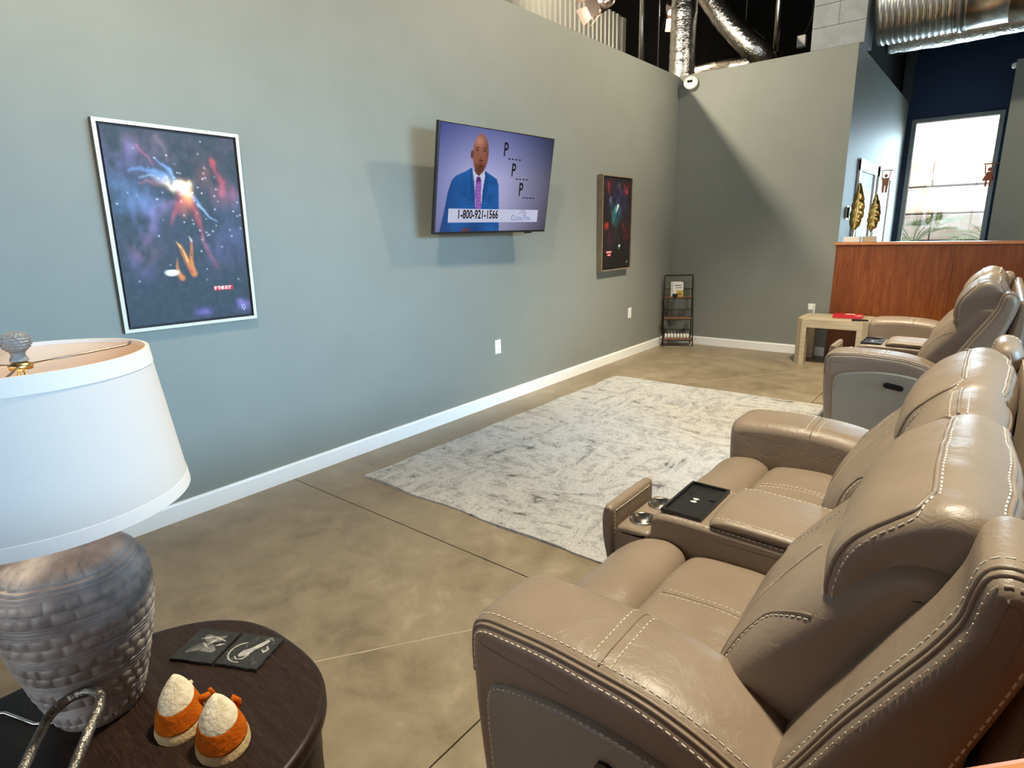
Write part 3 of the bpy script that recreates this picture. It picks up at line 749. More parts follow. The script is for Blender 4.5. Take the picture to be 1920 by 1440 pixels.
def vnoise(U, V, sc, seed, octv=5, asp=1.0):
    r = np.random.RandomState(seed); out = np.zeros_like(U); amp = .5
    for o in range(octv):
        G = r.rand(66, 66); x = (U*sc) % 64; y = (V*sc*asp) % 64; i = x.astype(int); j = y.astype(int); fx = x-i; fy = y-j
        fx = fx*fx*(3-2*fx); fy = fy*fy*(3-2*fy)
        out += amp*((G[j,i]*(1-fx)+G[j,i+1]*fx)*(1-fy) + (G[j+1,i]*(1-fx)+G[j+1,i+1]*fx)*fy); amp *= .5; sc *= 2
    return out
def srgb(r, g, b): return np.array([((c/255+.055)/1.055)**2.4 if c > 10 else c/255/12.92 for c in (r,g,b)])
def inside(U, V, poly):
    c = np.zeros(U.shape, bool); n = len(poly)
    for i in range(n):
        (x0,y0),(x1,y1) = poly[i], poly[(i+1)%n]
        if y0 == y1: continue
        t = ((y0 > V) != (y1 > V)) & (U < (x1-x0)*(V-y0)/(y1-y0)+x0); c ^= t
    return c
def stroke(U, V, pts, w0, w1, asp):
    """soft brush stroke mask along a polyline"""
    out = np.zeros_like(U); n = len(pts)-1
    for i in range(n):
        (ax,ay),(bx_,by) = pts[i], pts[i+1]; ax, bx_ = ax*asp, bx_*asp; X = U*asp; dx, dy = bx_-ax, by-ay; l2 = dx*dx+dy*dy
        t = np.clip(((X-ax)*dx+(V-ay)*dy)/l2, 0, 1); d = np.hypot(X-ax-t*dx, V-ay-t*dy); w = w0+(w1-w0)*(i+t)/n
        out = np.maximum(out, np.exp(-(d/w)**2)*(1-.5*(i+t)/n))
    return out
def blob(U, V, x, y, sx, sy, asp=1.0): return np.exp(-(((U-x)*asp/sx)**2 + ((V-y)/sy)**2))
def over(C, m, col): return C*(1-m[...,None]) + np.array(col)*m[...,None]
def add(C, m, col): return C + m[...,None]*np.array(col)

def art_burst(U, V):
    asp = .66; n1 = vnoise(U,V,5,1); n2 = vnoise(U,V,11,2); n3 = vnoise(U,V,34,3,3)
    wx = U+(n1-.5)*.10; wy = V+(n2-.5)*.08
    C = np.ones(U.shape+(3,))*srgb(50,60,70) + (n3-.5)[...,None]*.03
    pur, blu, red, org, ros = srgb(120,105,165), srgb(110,150,205), srgb(200,60,60), srgb(225,120,70), srgb(175,90,110)
    for x,y,sx,sy,c,k in ((.08,.14,.16,.10,pur,.55),(.12,.36,.16,.12,blu*.8,.45),(.25,.45,.09,.12,pur,.5),(.20,.60,.06,.07,srgb(180,90,110),.5),(.15,.70,.06,.07,pur,.45),(.7,.2,.08,.06,org*.5,.5),(.87,.32,.08,.05,ros,.5),(.78,.62,.14,.10,pur,.35),(.92,.45,.12,.12,srgb(90,95,140),.5),(.58,.96,.05,.025,srgb(140,110,200),.8),(.93,.95,.04,.025,srgb(150,120,200),.8),(.35,.08,.2,.08,srgb(140,100,110),.35),(.93,.06,.05,.06,srgb(130,90,110),.4)):
        C = add(C, blob(wx,wy,x,y,sx,sy,asp)*np.clip((n2-.25)*2,0,1.4), c*k)
    cx, cy = .535, .262
    for pts,w0,w1,c,k in (
        ([(cx,cy),(.46,.235),(.36,.215),(.24,.19),(.16,.20)],.022,.006,blu,.9), ([(cx,cy),(.47,.205),(.40,.165),(.36,.14)],.014,.004,blu,.9), ([(cx,cy),(.42,.245),(.30,.225),(.22,.235)],.014,.004,srgb(170,190,220),.7),
        ([(cx,cy),(.44,.25),(.32,.25),(.20,.26)],.016,.006,srgb(200,110,100),.6), ([(cx,cy),(.52,.33),(.47,.41),(.42,.46)],.026,.01,red,.8), ([(cx,cy),(.56,.33),(.60,.42),(.63,.47),(.66,.55)],.026,.006,red,.95),
        ([(cx,cy),(.53,.36),(.52,.42)],.03,.012,org,.7), ([(cx,cy),(.62,.34),(.70,.40),(.79,.44)],.010,.005,blu,.9), ([(.62,.36),(.72,.42),(.80,.435)],.008,.004,srgb(180,200,230),.7),
        ([(.786,.12),(.84,.18),(.865,.25),(.86,.31)],.010,.012,red,.85), ([(.45,.35),(.36,.40),(.27,.45),(.22,.58)],.022,.02,srgb(150,110,150),.45), ([(.655,.545),(.70,.64),(.74,.70)],.010,.016,srgb(190,80,80),.5),
        ([(.24,.09),(.30,.12),(.34,.18)],.008,.004,srgb(200,80,110),.6), ([(.36,.03),(.42,.08),(.46,.15)],.016,.006,srgb(150,110,130),.4)):
        s = stroke(wx,wy,pts,w0,w1,asp)*np.clip(.35+1.4*(n2-.2),0,1.3); C = add(C, s, c*k)
    C = add(C, blob(wx,wy,cx-.03,cy-.015,.045,.02,asp), srgb(255,230,150)); C = add(C, blob(wx,wy,cx+.03,cy+.03,.022,.045,asp), srgb(255,180,90)); C = add(C, blob(wx,wy,cx,cy,.03,.022,asp), (1,.95,.8))
    # tumbling figure: torso, legs, arms, head
    f1, f2, f3 = srgb(205,120,60), srgb(235,170,90), srgb(120,60,40)
    for pts,w,c in (([(.43,.75),(.41,.70),(.42,.655)],.010,f1),([(.44,.76),(.42,.74),(.40,.735)],.018,f1),([(.54,.74),(.51,.69),(.475,.63),(.455,.585)],.020,f1),([(.535,.72),(.53,.66),(.545,.60),(.55,.55)],.013,f1),([(.50,.67),(.48,.62),(.46,.59)],.007,f2),([(.525,.73),(.505,.70)],.007,srgb(200,70,70)),([(.455,.59),(.43,.565)],.007,f2),([(.55,.56),(.535,.535)],.007,srgb(180,180,175)),([(.535,.64),(.545,.61)],.004,f3),([(.42,.66),(.415,.645)],.006,srgb(90,80,80))):
        m = np.clip(stroke(U,V,pts,w,w*.8,asp)*1.6-.35,0,1); C = over(C, m, c*(1 if w<.009 else 1)); 
    C = over(C, np.clip(blob(U,V,.365,.728,.042,.022,asp)*3-1,0,1)*(V>.712), srgb(225,225,205)); C = over(C, np.clip(blob(U,V,.345,.735,.012,.010,asp)*3-1,0,1), srgb(245,245,235))
    r = np.random.RandomState(8)
    for _ in range(70):
        x, y = r.normal(.62,.22), r.normal(.38,.16); C = add(C, blob(U,V,x,y,.004,.004,asp)*r.uniform(.2,.8), (.8,.8,.9))
    return C
def art_teal(U, V):
    asp = .66; n1 = vnoise(U,V,5,11); n2 = vnoise(U,V,12,12); wx = U+(n1-.5)*.14; wy = V+(n2-.5)*.08
    C = np.ones(U.shape+(3,))*srgb(24,18,20)
    teal, ind, red, pk = srgb(60,150,160), srgb(45,50,110), srgb(150,35,45), srgb(190,70,100)
    for x,y,sx,sy,c,k in ((.45,.40,.10,.10,teal,.5),(.52,.22,.16,.14,ind,.5),(.18,.10,.07,.07,red,.45),(.82,.12,.07,.06,red,.55),(.83,.15,.03,.02,pk,1),(.10,.53,.05,.03,srgb(220,60,40),.7),(.2,.65,.1,.12,srgb(70,35,55),.6),(.78,.34,.12,.1,srgb(50,50,90),.5),(.85,.6,.08,.1,srgb(90,30,35),.6),(.30,.24,.06,.06,srgb(70,75,110),.6),(.55,.09,.05,.04,srgb(90,80,85),.6)):
        C = add(C, blob(wx,wy,x,y,sx,sy,asp)*np.clip((n2-.2)*2,0,1.4), c*k)
    for pts,w0,w1,c,k in (([(.50,.31),(.46,.37),(.42,.43),(.34,.50)],.02,.012,teal,.9),([(.13,.06),(.17,.12),(.22,.17)],.01,.006,pk,.7),([(.88,.05),(.80,.11),(.76,.18)],.01,.006,red,1),([(.273,.21),(.25,.26),(.29,.29)],.005,.004,srgb(150,150,175),.7),([(.34,.48),(.46,.52),(.43,.6),(.3,.72)],.012,.016,srgb(80,40,70),.6),([(.72,.5),(.80,.57),(.92,.66)],.014,.01,red,.6),([(.46,.58),(.47,.64),(.47,.72)],.006,.005,srgb(80,110,115),.8),([(.56,.62),(.57,.68),(.58,.74)],.006,.005,srgb(70,100,105),.8),([(.65,.12),(.64,.18)],.01,.008,srgb(110,80,160),.8),([(.36,.05),(.4,.18),(.5,.22)],.006,.006,ind,.8),([(.6,.38),(.75,.42),(.9,.5)],.008,.006,srgb(80,70,100),.6)):
        C = add(C, stroke(wx,wy,pts,w0,w1,asp)*np.clip(.4+1.3*(n2-.2),0,1.3), c*k)
    C = over(C, np.clip(stroke(U,V,[(.53,.30),(.485,.345),(.47,.37)],.020,.010,asp)*1.6-.4,0,1), srgb(240,245,240))
    C = over(C, np.clip(blob(U,V,.60,.75,.028,.016,asp)*2-.6,0,1), srgb(200,225,215)); C = over(C, np.clip(blob(U,V,.58,.775,.02,.012,asp)*2-.6,0,1)*.7, srgb(110,160,150))
    return C
def framed_picture(name, label, loc, tilt, roll, W_, H_, depth, face, side, rim, bandmat, art, nx, ny):
    root = empty(name, loc); root.rotation_euler = (roll, tilt, 0); tag(root, label, 'picture', 'framed space paintings')
    for y0,y1,z0,z1 in ((-W_/2,W_/2,H_/2-rim,H_/2),(-W_/2,W_/2,-H_/2,-H_/2+rim),(-W_/2,-W_/2+rim,-H_/2+rim,H_/2-rim),(W_/2-rim,W_/2,-H_/2+rim,H_/2-rim)):
        fr = MB().box(-depth, -.0012, y0, y1, z0, z1).build('frame_rail', side, root)
        bx('frame_face', face, (-.0012, 0, y0, y1, z0, z1), fr)
    bx('backing', bandmat, (-depth+.006, -.020, -W_/2+rim, W_/2-rim, -H_/2+rim, H_/2-rim), root)
    w, h = W_-2*rim-.022, H_-2*rim-.022
    bx('canvas_block', bandmat, (-.0199, -.0072, -w/2, w/2, -h/2, h/2), root)
    cv = paint_grid('canvas', nx, ny, w, h, art, M['canvas'], root, -.0068)
    return root, cv, w, h
frame_cream = mat('champagne_frame_face', (.66,.62,.52), .4); frame_dark = mat('dark_frame_side', (.05,.045,.035), .5); band = mat('plum_float_gap', (.018,.006,.012), .5)
p1, cv1, w1, h1 = framed_picture('framed_picture', 'pale framed space painting with a bright burst and a falling figure above the lamp', (.055,1.313,1.45), math.radians(1.81), math.radians(-.76), .638, .925, .036, frame_cream, frame_dark, .016, band, art_burst, 190, 280)
def on1(u0, v0): return lambda a, b: (-.0063, (u0-.5)*w1 + a, (.5-v0)*h1 + b)
bx('caption_bar', M['red'], (-.0066,-.0060, (.685-.5)*w1, (.855-.5)*w1, (.5-.843)*h1, (.5-.818)*h1), cv1)
text_mesh('caption_text', 'IF THIS IS IT', .0225, M['white_print'], cv1, lambda a,b: (-.0057, (.692-.5)*w1+a, (.5-.838)*h1+b), sx=.74, bold=.0006)
sg = MB(); 
sg.tube([(-.0062,(.915-.5)*w1,(.5-.965)*h1),(-.0062,(.925-.5)*w1,(.5-.945)*h1),(-.0062,(.935-.5)*w1,(.5-.968)*h1)], .0012, 5)
sg.tube([(-.0062,(.927-.5)*w1+.012*math.cos(t),(.5-.955)*h1+.014*math.sin(t)) for t in np.linspace(-1.6,2.4,14)], .001, 5); sg.build('signature', M['white_print'], cv1)
frame_brown = noisy('weathered_frame_face', (.20,.15,.10), (.30,.24,.17), 30, .5); frame_side = noisy('weathered_frame_side', (.17,.125,.075), (.22,.165,.105), 14, .5); band2 = mat('black_float_gap', (.008,.006,.006), .5)
p2, cv2, w2, h2 = framed_picture('framed_picture', 'dark space painting with a teal glow in a thick brown frame, right of the television', (.061,5.545,1.452), math.radians(.3), math.radians(-.16), .61, .924, .058, frame_brown, frame_side, .012, band2, art_teal, 100, 150)
for vv, uw, tx in ((.817,(.13,.315),'IF THIS IS IT'),(.848,(.17,.28),'THEN')):
    bx('caption_bar', M['red'], (-.0066,-.0060,(uw[0]-.5)*w2,(uw[1]-.5)*w2,(.5-vv-.014)*h2,(.5-vv+.014)*h2), cv2)
for k, (vv, u0, u1) in enumerate(((.815,.14,.305),(.847,.18,.27))):
    mm = MB(); r = random.Random(k); u = u0
    while u < u1:
        d = r.uniform(.012,.02); mm.box(-.0058,-.0056,(u-.5)*w2,(u+d-.5)*w2,(.5-vv-.006)*h2,(.5-vv+.006)*h2); u += d+.006
    mm.build('caption_letters', M['white_print'], cv2)
bx('signature', M['white_print'], (-.0062,-.006,(.893-.5)*w2,(.905-.5)*w2,(.5-.955)*h2,(.5-.932)*h2), cv2)

# ------------------------------------------------------------------ television
TW, TH = 1.2215, .7025
tv = empty('television', (.25, 3.452, 1.742)); tag(tv, 'wall mounted flat television showing a man in a blue suit, tilted towards the floor', 'television')
tv.rotation_euler = (0, math.radians(9.17), math.radians(-1.26))
def tvart(U, V):
    g = np.clip(1.15 - 1.1*np.hypot((U-.36)*1.15, (V-.55)*.9), .12, 1); C = np.zeros(U.shape+(3,)) + g[...,None]*srgb(168,168,208)
    C = C*(1-1.15*np.clip(.45-V,0,1)[...,None]*np.array([1,.85,.30])); C = C*(1-.9*np.clip(.22-U,0,1)[...,None]*np.array([1.6,1.2,.1])); C *= (1-.45*np.clip(U-.55,0,1)*2*.9)[...,None]
    suit, suit2, skin, skin2 = srgb(30,92,160), srgb(18,62,118), srgb(140,88,72), srgb(92,52,44)
    body = [(.03,1.01),(.06,.80),(.078,.63),(.105,.505),(.135,.462),(.20,.42),(.255,.375),(.31,.41),(.37,.395),(.43,.435),(.478,.468),(.498,.53),(.51,.68),(.525,.85),(.535,1.01)]
    sh = vnoise(U,V,14,5,3)
    m = inside(U,V,body).astype(float); C = over(C, m, suit); C = add(C, -m*np.clip(.6-sh,0,1), suit*.7); C = over(C, m*(U<.16)*np.clip((.16-U)*8,0,.8), suit2); C = over(C, m*(blob(U,V,.30,1.0,.10,.10)), suit2)
    C = over(C, inside(U,V,[(.262,.37),(.30,.44),(.365,.395),(.372,.45),(.362,.55),(.357,.74),(.345,.80),(.31,.77),(.285,.55),(.262,.42)]).astype(float), srgb(190,192,215))
    C = over(C, inside(U,V,[(.305,.455),(.333,.455),(.345,.50),(.350,.62),(.358,.78),(.312,.78),(.300,.62),(.296,.51)]).astype(float), srgb(128,84,160)*(1))
    C = over(C, inside(U,V,[(.305,.455),(.333,.455),(.342,.50),(.298,.51)]).astype(float), srgb(84,46,112))
    for k in range(7):
        for q in range(3): C = add(C, blob(U,V,.312+.014*q+.003*k,.54+.035*k,.004,.008)*.5, srgb(170,120,190))
    for p in ([(.262,.375),(.285,.50),(.30,.62),(.305,.76),(.255,.60),(.245,.44)],[(.368,.392),(.372,.50),(.362,.62),(.358,.74),(.405,.58),(.40,.44)]): C = over(C, inside(U,V,p)*.8, suit2*1.25)
    C = over(C, inside(U,V,[(.275,.36),(.36,.36),(.352,.405),(.322,.452),(.29,.42)]).astype(float), skin2)
    hd = blob(U,V,.322,.235,.068,.190); hm = np.clip((hd-.36)*14,0,1); C = over(C, hm, skin); C = add(C, hm*blob(U,V,.305,.12,.035,.05)*.35, srgb(200,150,130)); C = over(C, hm*np.clip((U-.345)*14,0,.7), skin2)
    C = over(C, np.clip((blob(U,V,.252,.252,.014,.045)-.4)*8,0,1)*.9, skin2)
    C = over(C, hm*np.clip(blob(U,V,.328,.385,.055,.07)*1.2-.2,0,.75), skin2*.6)
    for x in (.293,.353): C = over(C, np.clip(blob(U,V,x,.207,.013,.010)*2-.6,0,.85), srgb(35,22,22)); C = over(C, np.clip(blob(U,V,x,.183,.020,.007)*2-.7,0,.7), srgb(50,28,26))
    C = over(C, np.clip(blob(U,V,.326,.268,.014,.012)*2-.8,0,.6), skin2); C = add(C, blob(U,V,.322,.24,.006,.03)*.15, skin)
    C = over(C, np.clip(blob(U,V,.328,.298,.030,.010)*2-.7,0,.85), srgb(38,24,24)); C = over(C, np.clip(blob(U,V,.330,.318,.018,.013)*2-.8,0,.9), srgb(120,45,50)); C = over(C, np.clip(blob(U,V,.329,.352,.016,.012)*2-.9,0,.8), srgb(40,25,25))
    C = over(C, np.clip(blob(U,V,.24,.985,.05,.03)*2-.8,0,.8), skin2*1.2)
    return C
bx('bezel', M['black'], (-.030, 0, -TW/2, TW/2, -TH/2, TH/2), tv, bev=.003)
bx('rear_housing', M['black'], (-.062, -.0305, -.38, .38, -.24, .20), tv, bev=.01)
sw_w, sw_h = TW-.018, TH-.024
scr = paint_grid('screen', 260, 150, sw_w, sw_h, tvart, M['screen'], tv, .0008); scr.location.z = .003
bx('sensor_tab', M['black'], (-.02, .001, TW*.30, TW*.36, -TH/2-.008, -TH/2+.002), tv)
ink = mat('screen_ink', (.006,.006,.008), .3); pale = mat('screen_banner', (0,0,0), .3, emit=srgb(188,192,216), estr=.72); pale2 = mat('screen_logo_blue', (0,0,0), .3, emit=srgb(70,84,140), estr=.95); logor = mat('screen_logo_red', (0,0,0), .3, emit=srgb(170,80,110), estr=.95)
def sc(u, v, x=.0016): return (x, (u-.5)*sw_w, (.5-v)*sw_h)
for ua, va, vb, da, db, dv in ((.515,.231,.096,.565,.696,.255),(.602,.425,.294,.651,.783,.451),(.688,.621,.486,.736,.866,.644)):
    hgt = (va-vb)*sw_h
    text_mesh('screen_letter', 'P', hgt/.70, ink, scr, lambda a,b,ua=ua,va=va: (.0016, (ua-.5)*sw_w+a, (.5-va)*sw_h+b), sx=.78, bold=.0022)
    dm = MB(); st = (db-da)/4
    for k in range(4):
        u0 = da+k*st; dm.box(.0012,.0016,(u0-.5)*sw_w,(u0+st*.62-.5)*sw_w,(.5-dv-.006)*sw_h,(.5-dv+.006)*sw_h)
    dm.build('screen_dashes', ink, scr)
bx('screen_banner', pale, (.0009,.0013,(.093-.5)*sw_w,(.909-.5)*sw_w,(.5-.908)*sw_h,(.5-.773)*sw_h), scr)
text_mesh('screen_phone_number', '1-800-921-1566', .082, ink, scr, lambda a,b: (.0017, (.162-.5)*sw_w+a, (.5-.868)*sw_h+b), sx=.80, bold=.0022)
text_mesh('screen_logo_text', 'C', .058, pale2, scr, lambda a,b: (.0017, (.641-.5)*sw_w+a, (.5-.890)*sw_h+b), sx=.8)
text_mesh('screen_logo_text', 'OLONIAL', .040, pale2, scr, lambda a,b: (.0017, (.668-.5)*sw_w+a, (.5-.890)*sw_h+b), sx=.62)
text_mesh('screen_logo_text', 'P', .058, pale2, scr, lambda a,b: (.0017, (.762-.5)*sw_w+a, (.5-.890)*sw_h+b), sx=.8)
text_mesh('screen_logo_text', 'ENN', .040, pale2, scr, lambda a,b: (.0017, (.787-.5)*sw_w+a, (.5-.890)*sw_h+b), sx=.70)
for r0, t0, t1, mm, w_ in ((.044,.3,2.9,pale2,.0035),(.032,.1,2.5,pale2,.0032),(.022,.2,2.2,logor,.003),(.013,.0,2.0,logor,.0028)):
    pts = [(.0016,(.745-.5)*sw_w+.006+r0*1.05*math.cos(t),(.5-.842)*sw_h+r0*math.sin(t)) for t in np.linspace(t0,t1,16)]
    MB().tube(pts, w_*.5, 4).build('screen_logo_arc', mm, scr)
# mount arm back to the wall
mt = MB(); mt.box(-.10,-.0625,-.16,.16,-.12,.12); mt.build('mount_plate', M['blackmetal'], tv)
mt = MB(); mt.tube([(-.09,0,.0),(-.235,.0,.04)], .022, 10); mt.build('mount_arm', M['blackmetal'], tv)
mt = MB(); mt.box(-.246,-.232,-.10,.10,-.08,.16); mt.build('wall_plate', M['blackmetal'], tv)
# ------------------------------------------------------------------ dark end table
def supere(a, b, n, t):
    c, s = math.cos(t), math.sin(t)
    return (a*math.copysign(abs(c)**(2/n), c), b*math.copysign(abs(s)**(2/n), s))
TZ = .55; TC = (2.037, .14)
def build_end_table():
    root = empty('end_table', (TC[0], TC[1], 0)); tag(root, 'dark espresso wood end table with a rounded top, carrying the table lamp', 'table')
    m = M['espresso']; K = 96; a, b, n = .313, .415, 2.65
    def ring(ins, z): return [(*supere(a-ins, b-ins, n, 2*PI*k/K), z) for k in range(K)]
    mb = MB(); mb.rings([ring(.010,TZ-.034), ring(.002,TZ-.032), ring(0,TZ-.027), ring(0,TZ-.008), ring(.003,TZ-.002), ring(.010,TZ)]); mb.build('table_top', m, root)
    def wall(name, t0, t1, zt, zb_fn, flare=0):
        mb = MB(); rings = []; S = 22
        for i in range(S+1):
            u = i/S; t = t0+(t1-t0)*u; zb = zb_fn(u)
            o0 = supere(a-.016, b-.016, n, t); i0 = supere(a-.046, b-.046, n, t); fx = 1+flare*(zt-zb)
            rings.append([(o0[0],o0[1],zt), (o0[0]*fx,o0[1]*fx,zb), (i0[0]*fx,i0[1]*fx,zb), (i0[0],i0[1],zt)])
        mb.rings(rings, smooth=False); mb.build(name, m, root)
    cs = [PI*.25, PI*.75, PI*1.25, PI*1.75]; hw = .24
    for c in cs:
        mb = MB(); rings = []
        for i in range(13):
            z = (TZ-.034)*(1-i/12); w = hw*(.42+.58*max(0, (z-.36)/.16)**2) if z > .36 else hw*(.30+.12*z/.36)
            fl_ = 1+.10*(TZ-z); o = [supere((a-.016)*fl_, (b-.016)*fl_, n, c-w+2*w*q/6) for q in range(7)]; ii = [supere((a-.052)*fl_, (b-.052)*fl_, n, c+w-2*w*q/6) for q in range(7)]
            rings.append([(x,y,z) for x,y in o+ii])
        mb.rings(rings, smooth=False).build('leg', m, root)
    for k in range(4):
        t0 = cs[k]+hw*.9; t1 = cs[(k+1)%4]-hw*.9 + (2*PI if k == 3 else 0)
        wall('apron', t0, t1, TZ-.034, lambda u: TZ-.075-.05*abs(2*u-1)**3)
build_end_table()

# ------------------------------------------------------------------ table lamp
def build_lamp():
    cx, cy = 1.905, .232; root = empty('table_lamp', (cx, cy, TZ)); tag(root, 'table lamp with a hammered grey ceramic base and white drum shade, lit', 'lamp')
    ctrl = [(0,.066),(.006,.070),(.02,.076),(.06,.088),(.10,.098),(.15,.110),(.20,.119),(.245,.122),(.28,.117),(.305,.105),(.325,.085),(.335,.055),(.345,.03)]
    zs = np.array([c[0] for c in ctrl]); rs = np.array([c[1] for c in ctrl]); mb = MB(); rings = []; K = 288; R_ = 240
    ln_ = lambda a, z: .004*noise.noise(Vector((math.cos(a)*2, math.sin(a)*2, z*9)))
    for i in range(R_+1):
        z = .345*i/R_; ring = []
        base = np.interp(z, zs, rs); dr = (np.interp(min(z+.008,.345), zs, rs)-np.interp(max(z-.008,0), zs, rs)); base = (np.interp(max(z-.006,0),zs,rs)+base+np.interp(min(z+.006,.345),zs,rs))/3
        for k in range(K):
            a = 2*PI*k/K; zz = z + ln_(a, z)
            if z > .012 and z < .325:
                ph = (zz/.062) % 1.0; row = int(zz/.062)
                if ph < .34 or .34 <= ph < .68:
                    q = (ph % .34)/.34; sub = row*2 + (1 if ph >= .34 else 0); nn = 26; aa = a*nn/(2*PI) + .5*(sub % 2) + .3*noise.noise(Vector((a*3,sub*2.2,0)))
                    s = abs(math.sin(aa*PI)); d = -.0040 + .0062*(s**.32)*(math.sin(PI*min(1,max(0,q)))**.35)
                else:
                    q = (ph-.68)/.32; d = -.0015 + .0026*math.sin(q*3*2*PI)
            else: d = 0
            r = base + d; ring.append((r*math.cos(a), r*math.sin(a), z))
        rings.append(ring)
    mb.rings(rings); mb.build('lamp_base', M['ceramic'], root)
    MB().lathe([(.03,.344),(.022,.355),(.012,.37),(.010,.44),(.018,.445),(.018,.50)], n=20).build('lamp_stem', M['brass'], root)
    # shade: linen outside, lining inside, folded rim tapes
    zb, zt, rb, rt = .415, .672, .210, .181; n = 96
    sm = mat('lit_linen', (.58,.52,.48), .8, spec=.2); nt = sm.node_tree; b = bsdf(sm)
    tr = nt.nodes.new('ShaderNodeBsdfTranslucent'); tr.inputs[0].default_value = (.85,.80,.70,1); mx = nt.nodes.new('ShaderNodeMixShader'); mx.inputs[0].default_value = .16
    out = [q for q in nt.nodes if q.type == 'OUTPUT_MATERIAL'][0]; nt.links.new(b.outputs[0], mx.inputs[1]); nt.links.new(tr.outputs[0], mx.inputs[2]); nt.links.new(mx.outputs[0], out.inputs[0])
    v = coords(sm, (1,1,1)); bump(sm, nz(sm, v, 420, 2), .15, .001)
    sh = MB().lathe([(rb,zb),(rt,zt)], n=n, cap=False).build('lamp_shade', sm, root, fix=False)
    MB().lathe([(rb-.003,zb),(rt-.003,zt)], n=n, cap=False).build('shade_lining', M['shade_in'], sh, fix=False)
    def rr(z): return rb+(rt-rb)*(z-zb)/(zt-zb)
    MB().lathe([(rr(zt-.027)+.0004,zt-.027),(rr(zt-.027)+.0010,zt-.0265),(rt+.0010,zt+.0008),(rt-.0045,zt+.001),(rt-.0045,zt-.006)], n=n, cap=False, smooth=False).build('rim_tape', M['shade'], sh)
    MB().lathe([(rr(zb+.022)+.0004,zb+.022),(rr(zb+.022)+.0010,zb+.0215),(rb+.0010,zb-.0008),(rb-.0045,zb-.001),(rb-.0045,zb+.006)], n=n, cap=False, smooth=False).build('rim_tape', M['shade'], sh)
    # spider, harp, finial
    zc = .660; wire = mat('spider_wire', (.30,.20,.15), .35, 1)
    for k in range(3):
        a = math.radians(100 + 120*k); e = (rt-.006); P = [(0.012*math.cos(a),.012*math.sin(a),zc),(e*.55*math.cos(a),e*.55*math.sin(a),zc+.002),(e*.94*math.cos(a),e*.94*math.sin(a),zc+.004),(e*math.cos(a),e*math.sin(a),zc+.006),(e*math.cos(a),e*math.sin(a),zt-.002)]
        MB().tube(P, .0017, 6).build('spider_wire', wire, root)
    hp_ = [(s*.052*math.sin(t), 0, .445+.212*(1-math.cos(t))/2) for s in (1,) for t in np.linspace(0,PI,16)]; hp2 = [(-x,y,z) for x,y,z in hp_[::-1]]
    MB().tube(hp_ + hp2[1:], .0022, 6).build('harp', M['brass'], root)
    MB().lathe([(.016,zc-.006),(.017,zc+.001),(.010,zc+.006)], n=20).build('spider_hub', M['brass'], root)
    f = MB(); rings = []
    prof = [(.0005,.646),(.013,.647),(.0125,.652),(.0095,.660),(.0105,.667),(.0155,.674),(.0200,.683),(.0215,.692),(.0205,.701),(.0165,.709),(.0095,.714),(.0005,.7155)]
    P_ = np.array(prof); P_[:,1] = .667+(P_[:,1]-.646)*.70; zz = np.linspace(.667,P_[-1,1],60)
    for i, z in enumerate(zz):
        r0 = float(np.interp(z, P_[:,1], P_[:,0])); ring = []
        for k in range(60):
            a = 2*PI*k/60; d = 0
            if z > .687: row = int((z-.687)/.0048); q = ((z-.687)/.0048) % 1; d = .0030*abs(math.sin(a*8+row*PI/2))*math.sin(PI*q)-.0012
            ring.append(((r0+d)*math.cos(a), (r0+d)*math.sin(a), z))
        rings.append(ring)
    f.rings(rings); f.build('finial', M['ceramic'], root)
    MB().lathe([(.0005,.50),(.013,.503),(.016,.520),(.026,.545),(.030,.565),(.026,.585),(.012,.598),(.0005,.60)], n=20).build('bulb', M['bulb'], root)
    MB().tube([(1.776-cx,.090-cy,.010),(1.795-cx,.112-cy,.006),(1.842-cx,.129-cy,.004),(1.868-cx,.138-cy,.004),(1.892-cx,.158-cy,.004),(1.90-cx,.17-cy,.006)], .0028, 8).build('cord', M['chrome'], root)
    pl = lamp('table_lamp_bulb_light', 'POINT', (0,0,.566), energy=3.0, color=(1,.66,.38), shadow_soft_size=.032); pl.parent = root
build_lamp()

# ------------------------------------------------------------------ slate coasters
def coaster(pts, label, draw, z0=TZ):
    c = np.mean(np.array(pts), 0); root = empty('slate_coaster', (c[0], c[1], z0)); tag(root, label, 'coaster', 'slate coasters on the end table')
    ex = Vector((pts[1][0]-pts[0][0], pts[1][1]-pts[0][1], 0)).normalized(); root.rotation_euler = (0,0,math.atan2(ex.y, ex.x))
    r = random.Random(len(label)); out = []; h = .049
    for s0 in range(4):
        for k in range(9):
            t = -1+2*k/9; j = r.uniform(-.0012,.0012); e = h+j; out.append([(t*h,-e),(e,t*h),(-t*h,e),(-e,-t*h)][s0])
    mb = MB(); n = len(out); top = [(x*.985,y*.985,.0065) for x,y in out]; rings = [[(x,y,.0003) for x,y in out],[(x*r.uniform(.99,1.01),y*r.uniform(.99,1.01),.0035) for x,y in out],top]
    mb.rings(rings, smooth=False).build('slate_tile', M['slate'], root); draw(root, .0067); return root
def etch_tube(root, pts, w, m, z):
    mb = MB(); P = [Vector((p[0],p[1],0)) for p in pts]; v = []
    for i, p in enumerate(P):
        d = (P[min(i+1,len(P)-1)]-P[max(i-1,0)]).normalized(); s = Vector((-d.y,d.x,0)); ww = w if not isinstance(w, (list,tuple)) else w[i]
        v += [p+s*ww+Vector((0,0,z)), p-s*ww+Vector((0,0,z))]
    mb.add(v, [(2*i,2*i+1,2*i+3,2*i+2) for i in range(len(P)-1)]); return mb.build('etching', m, root)
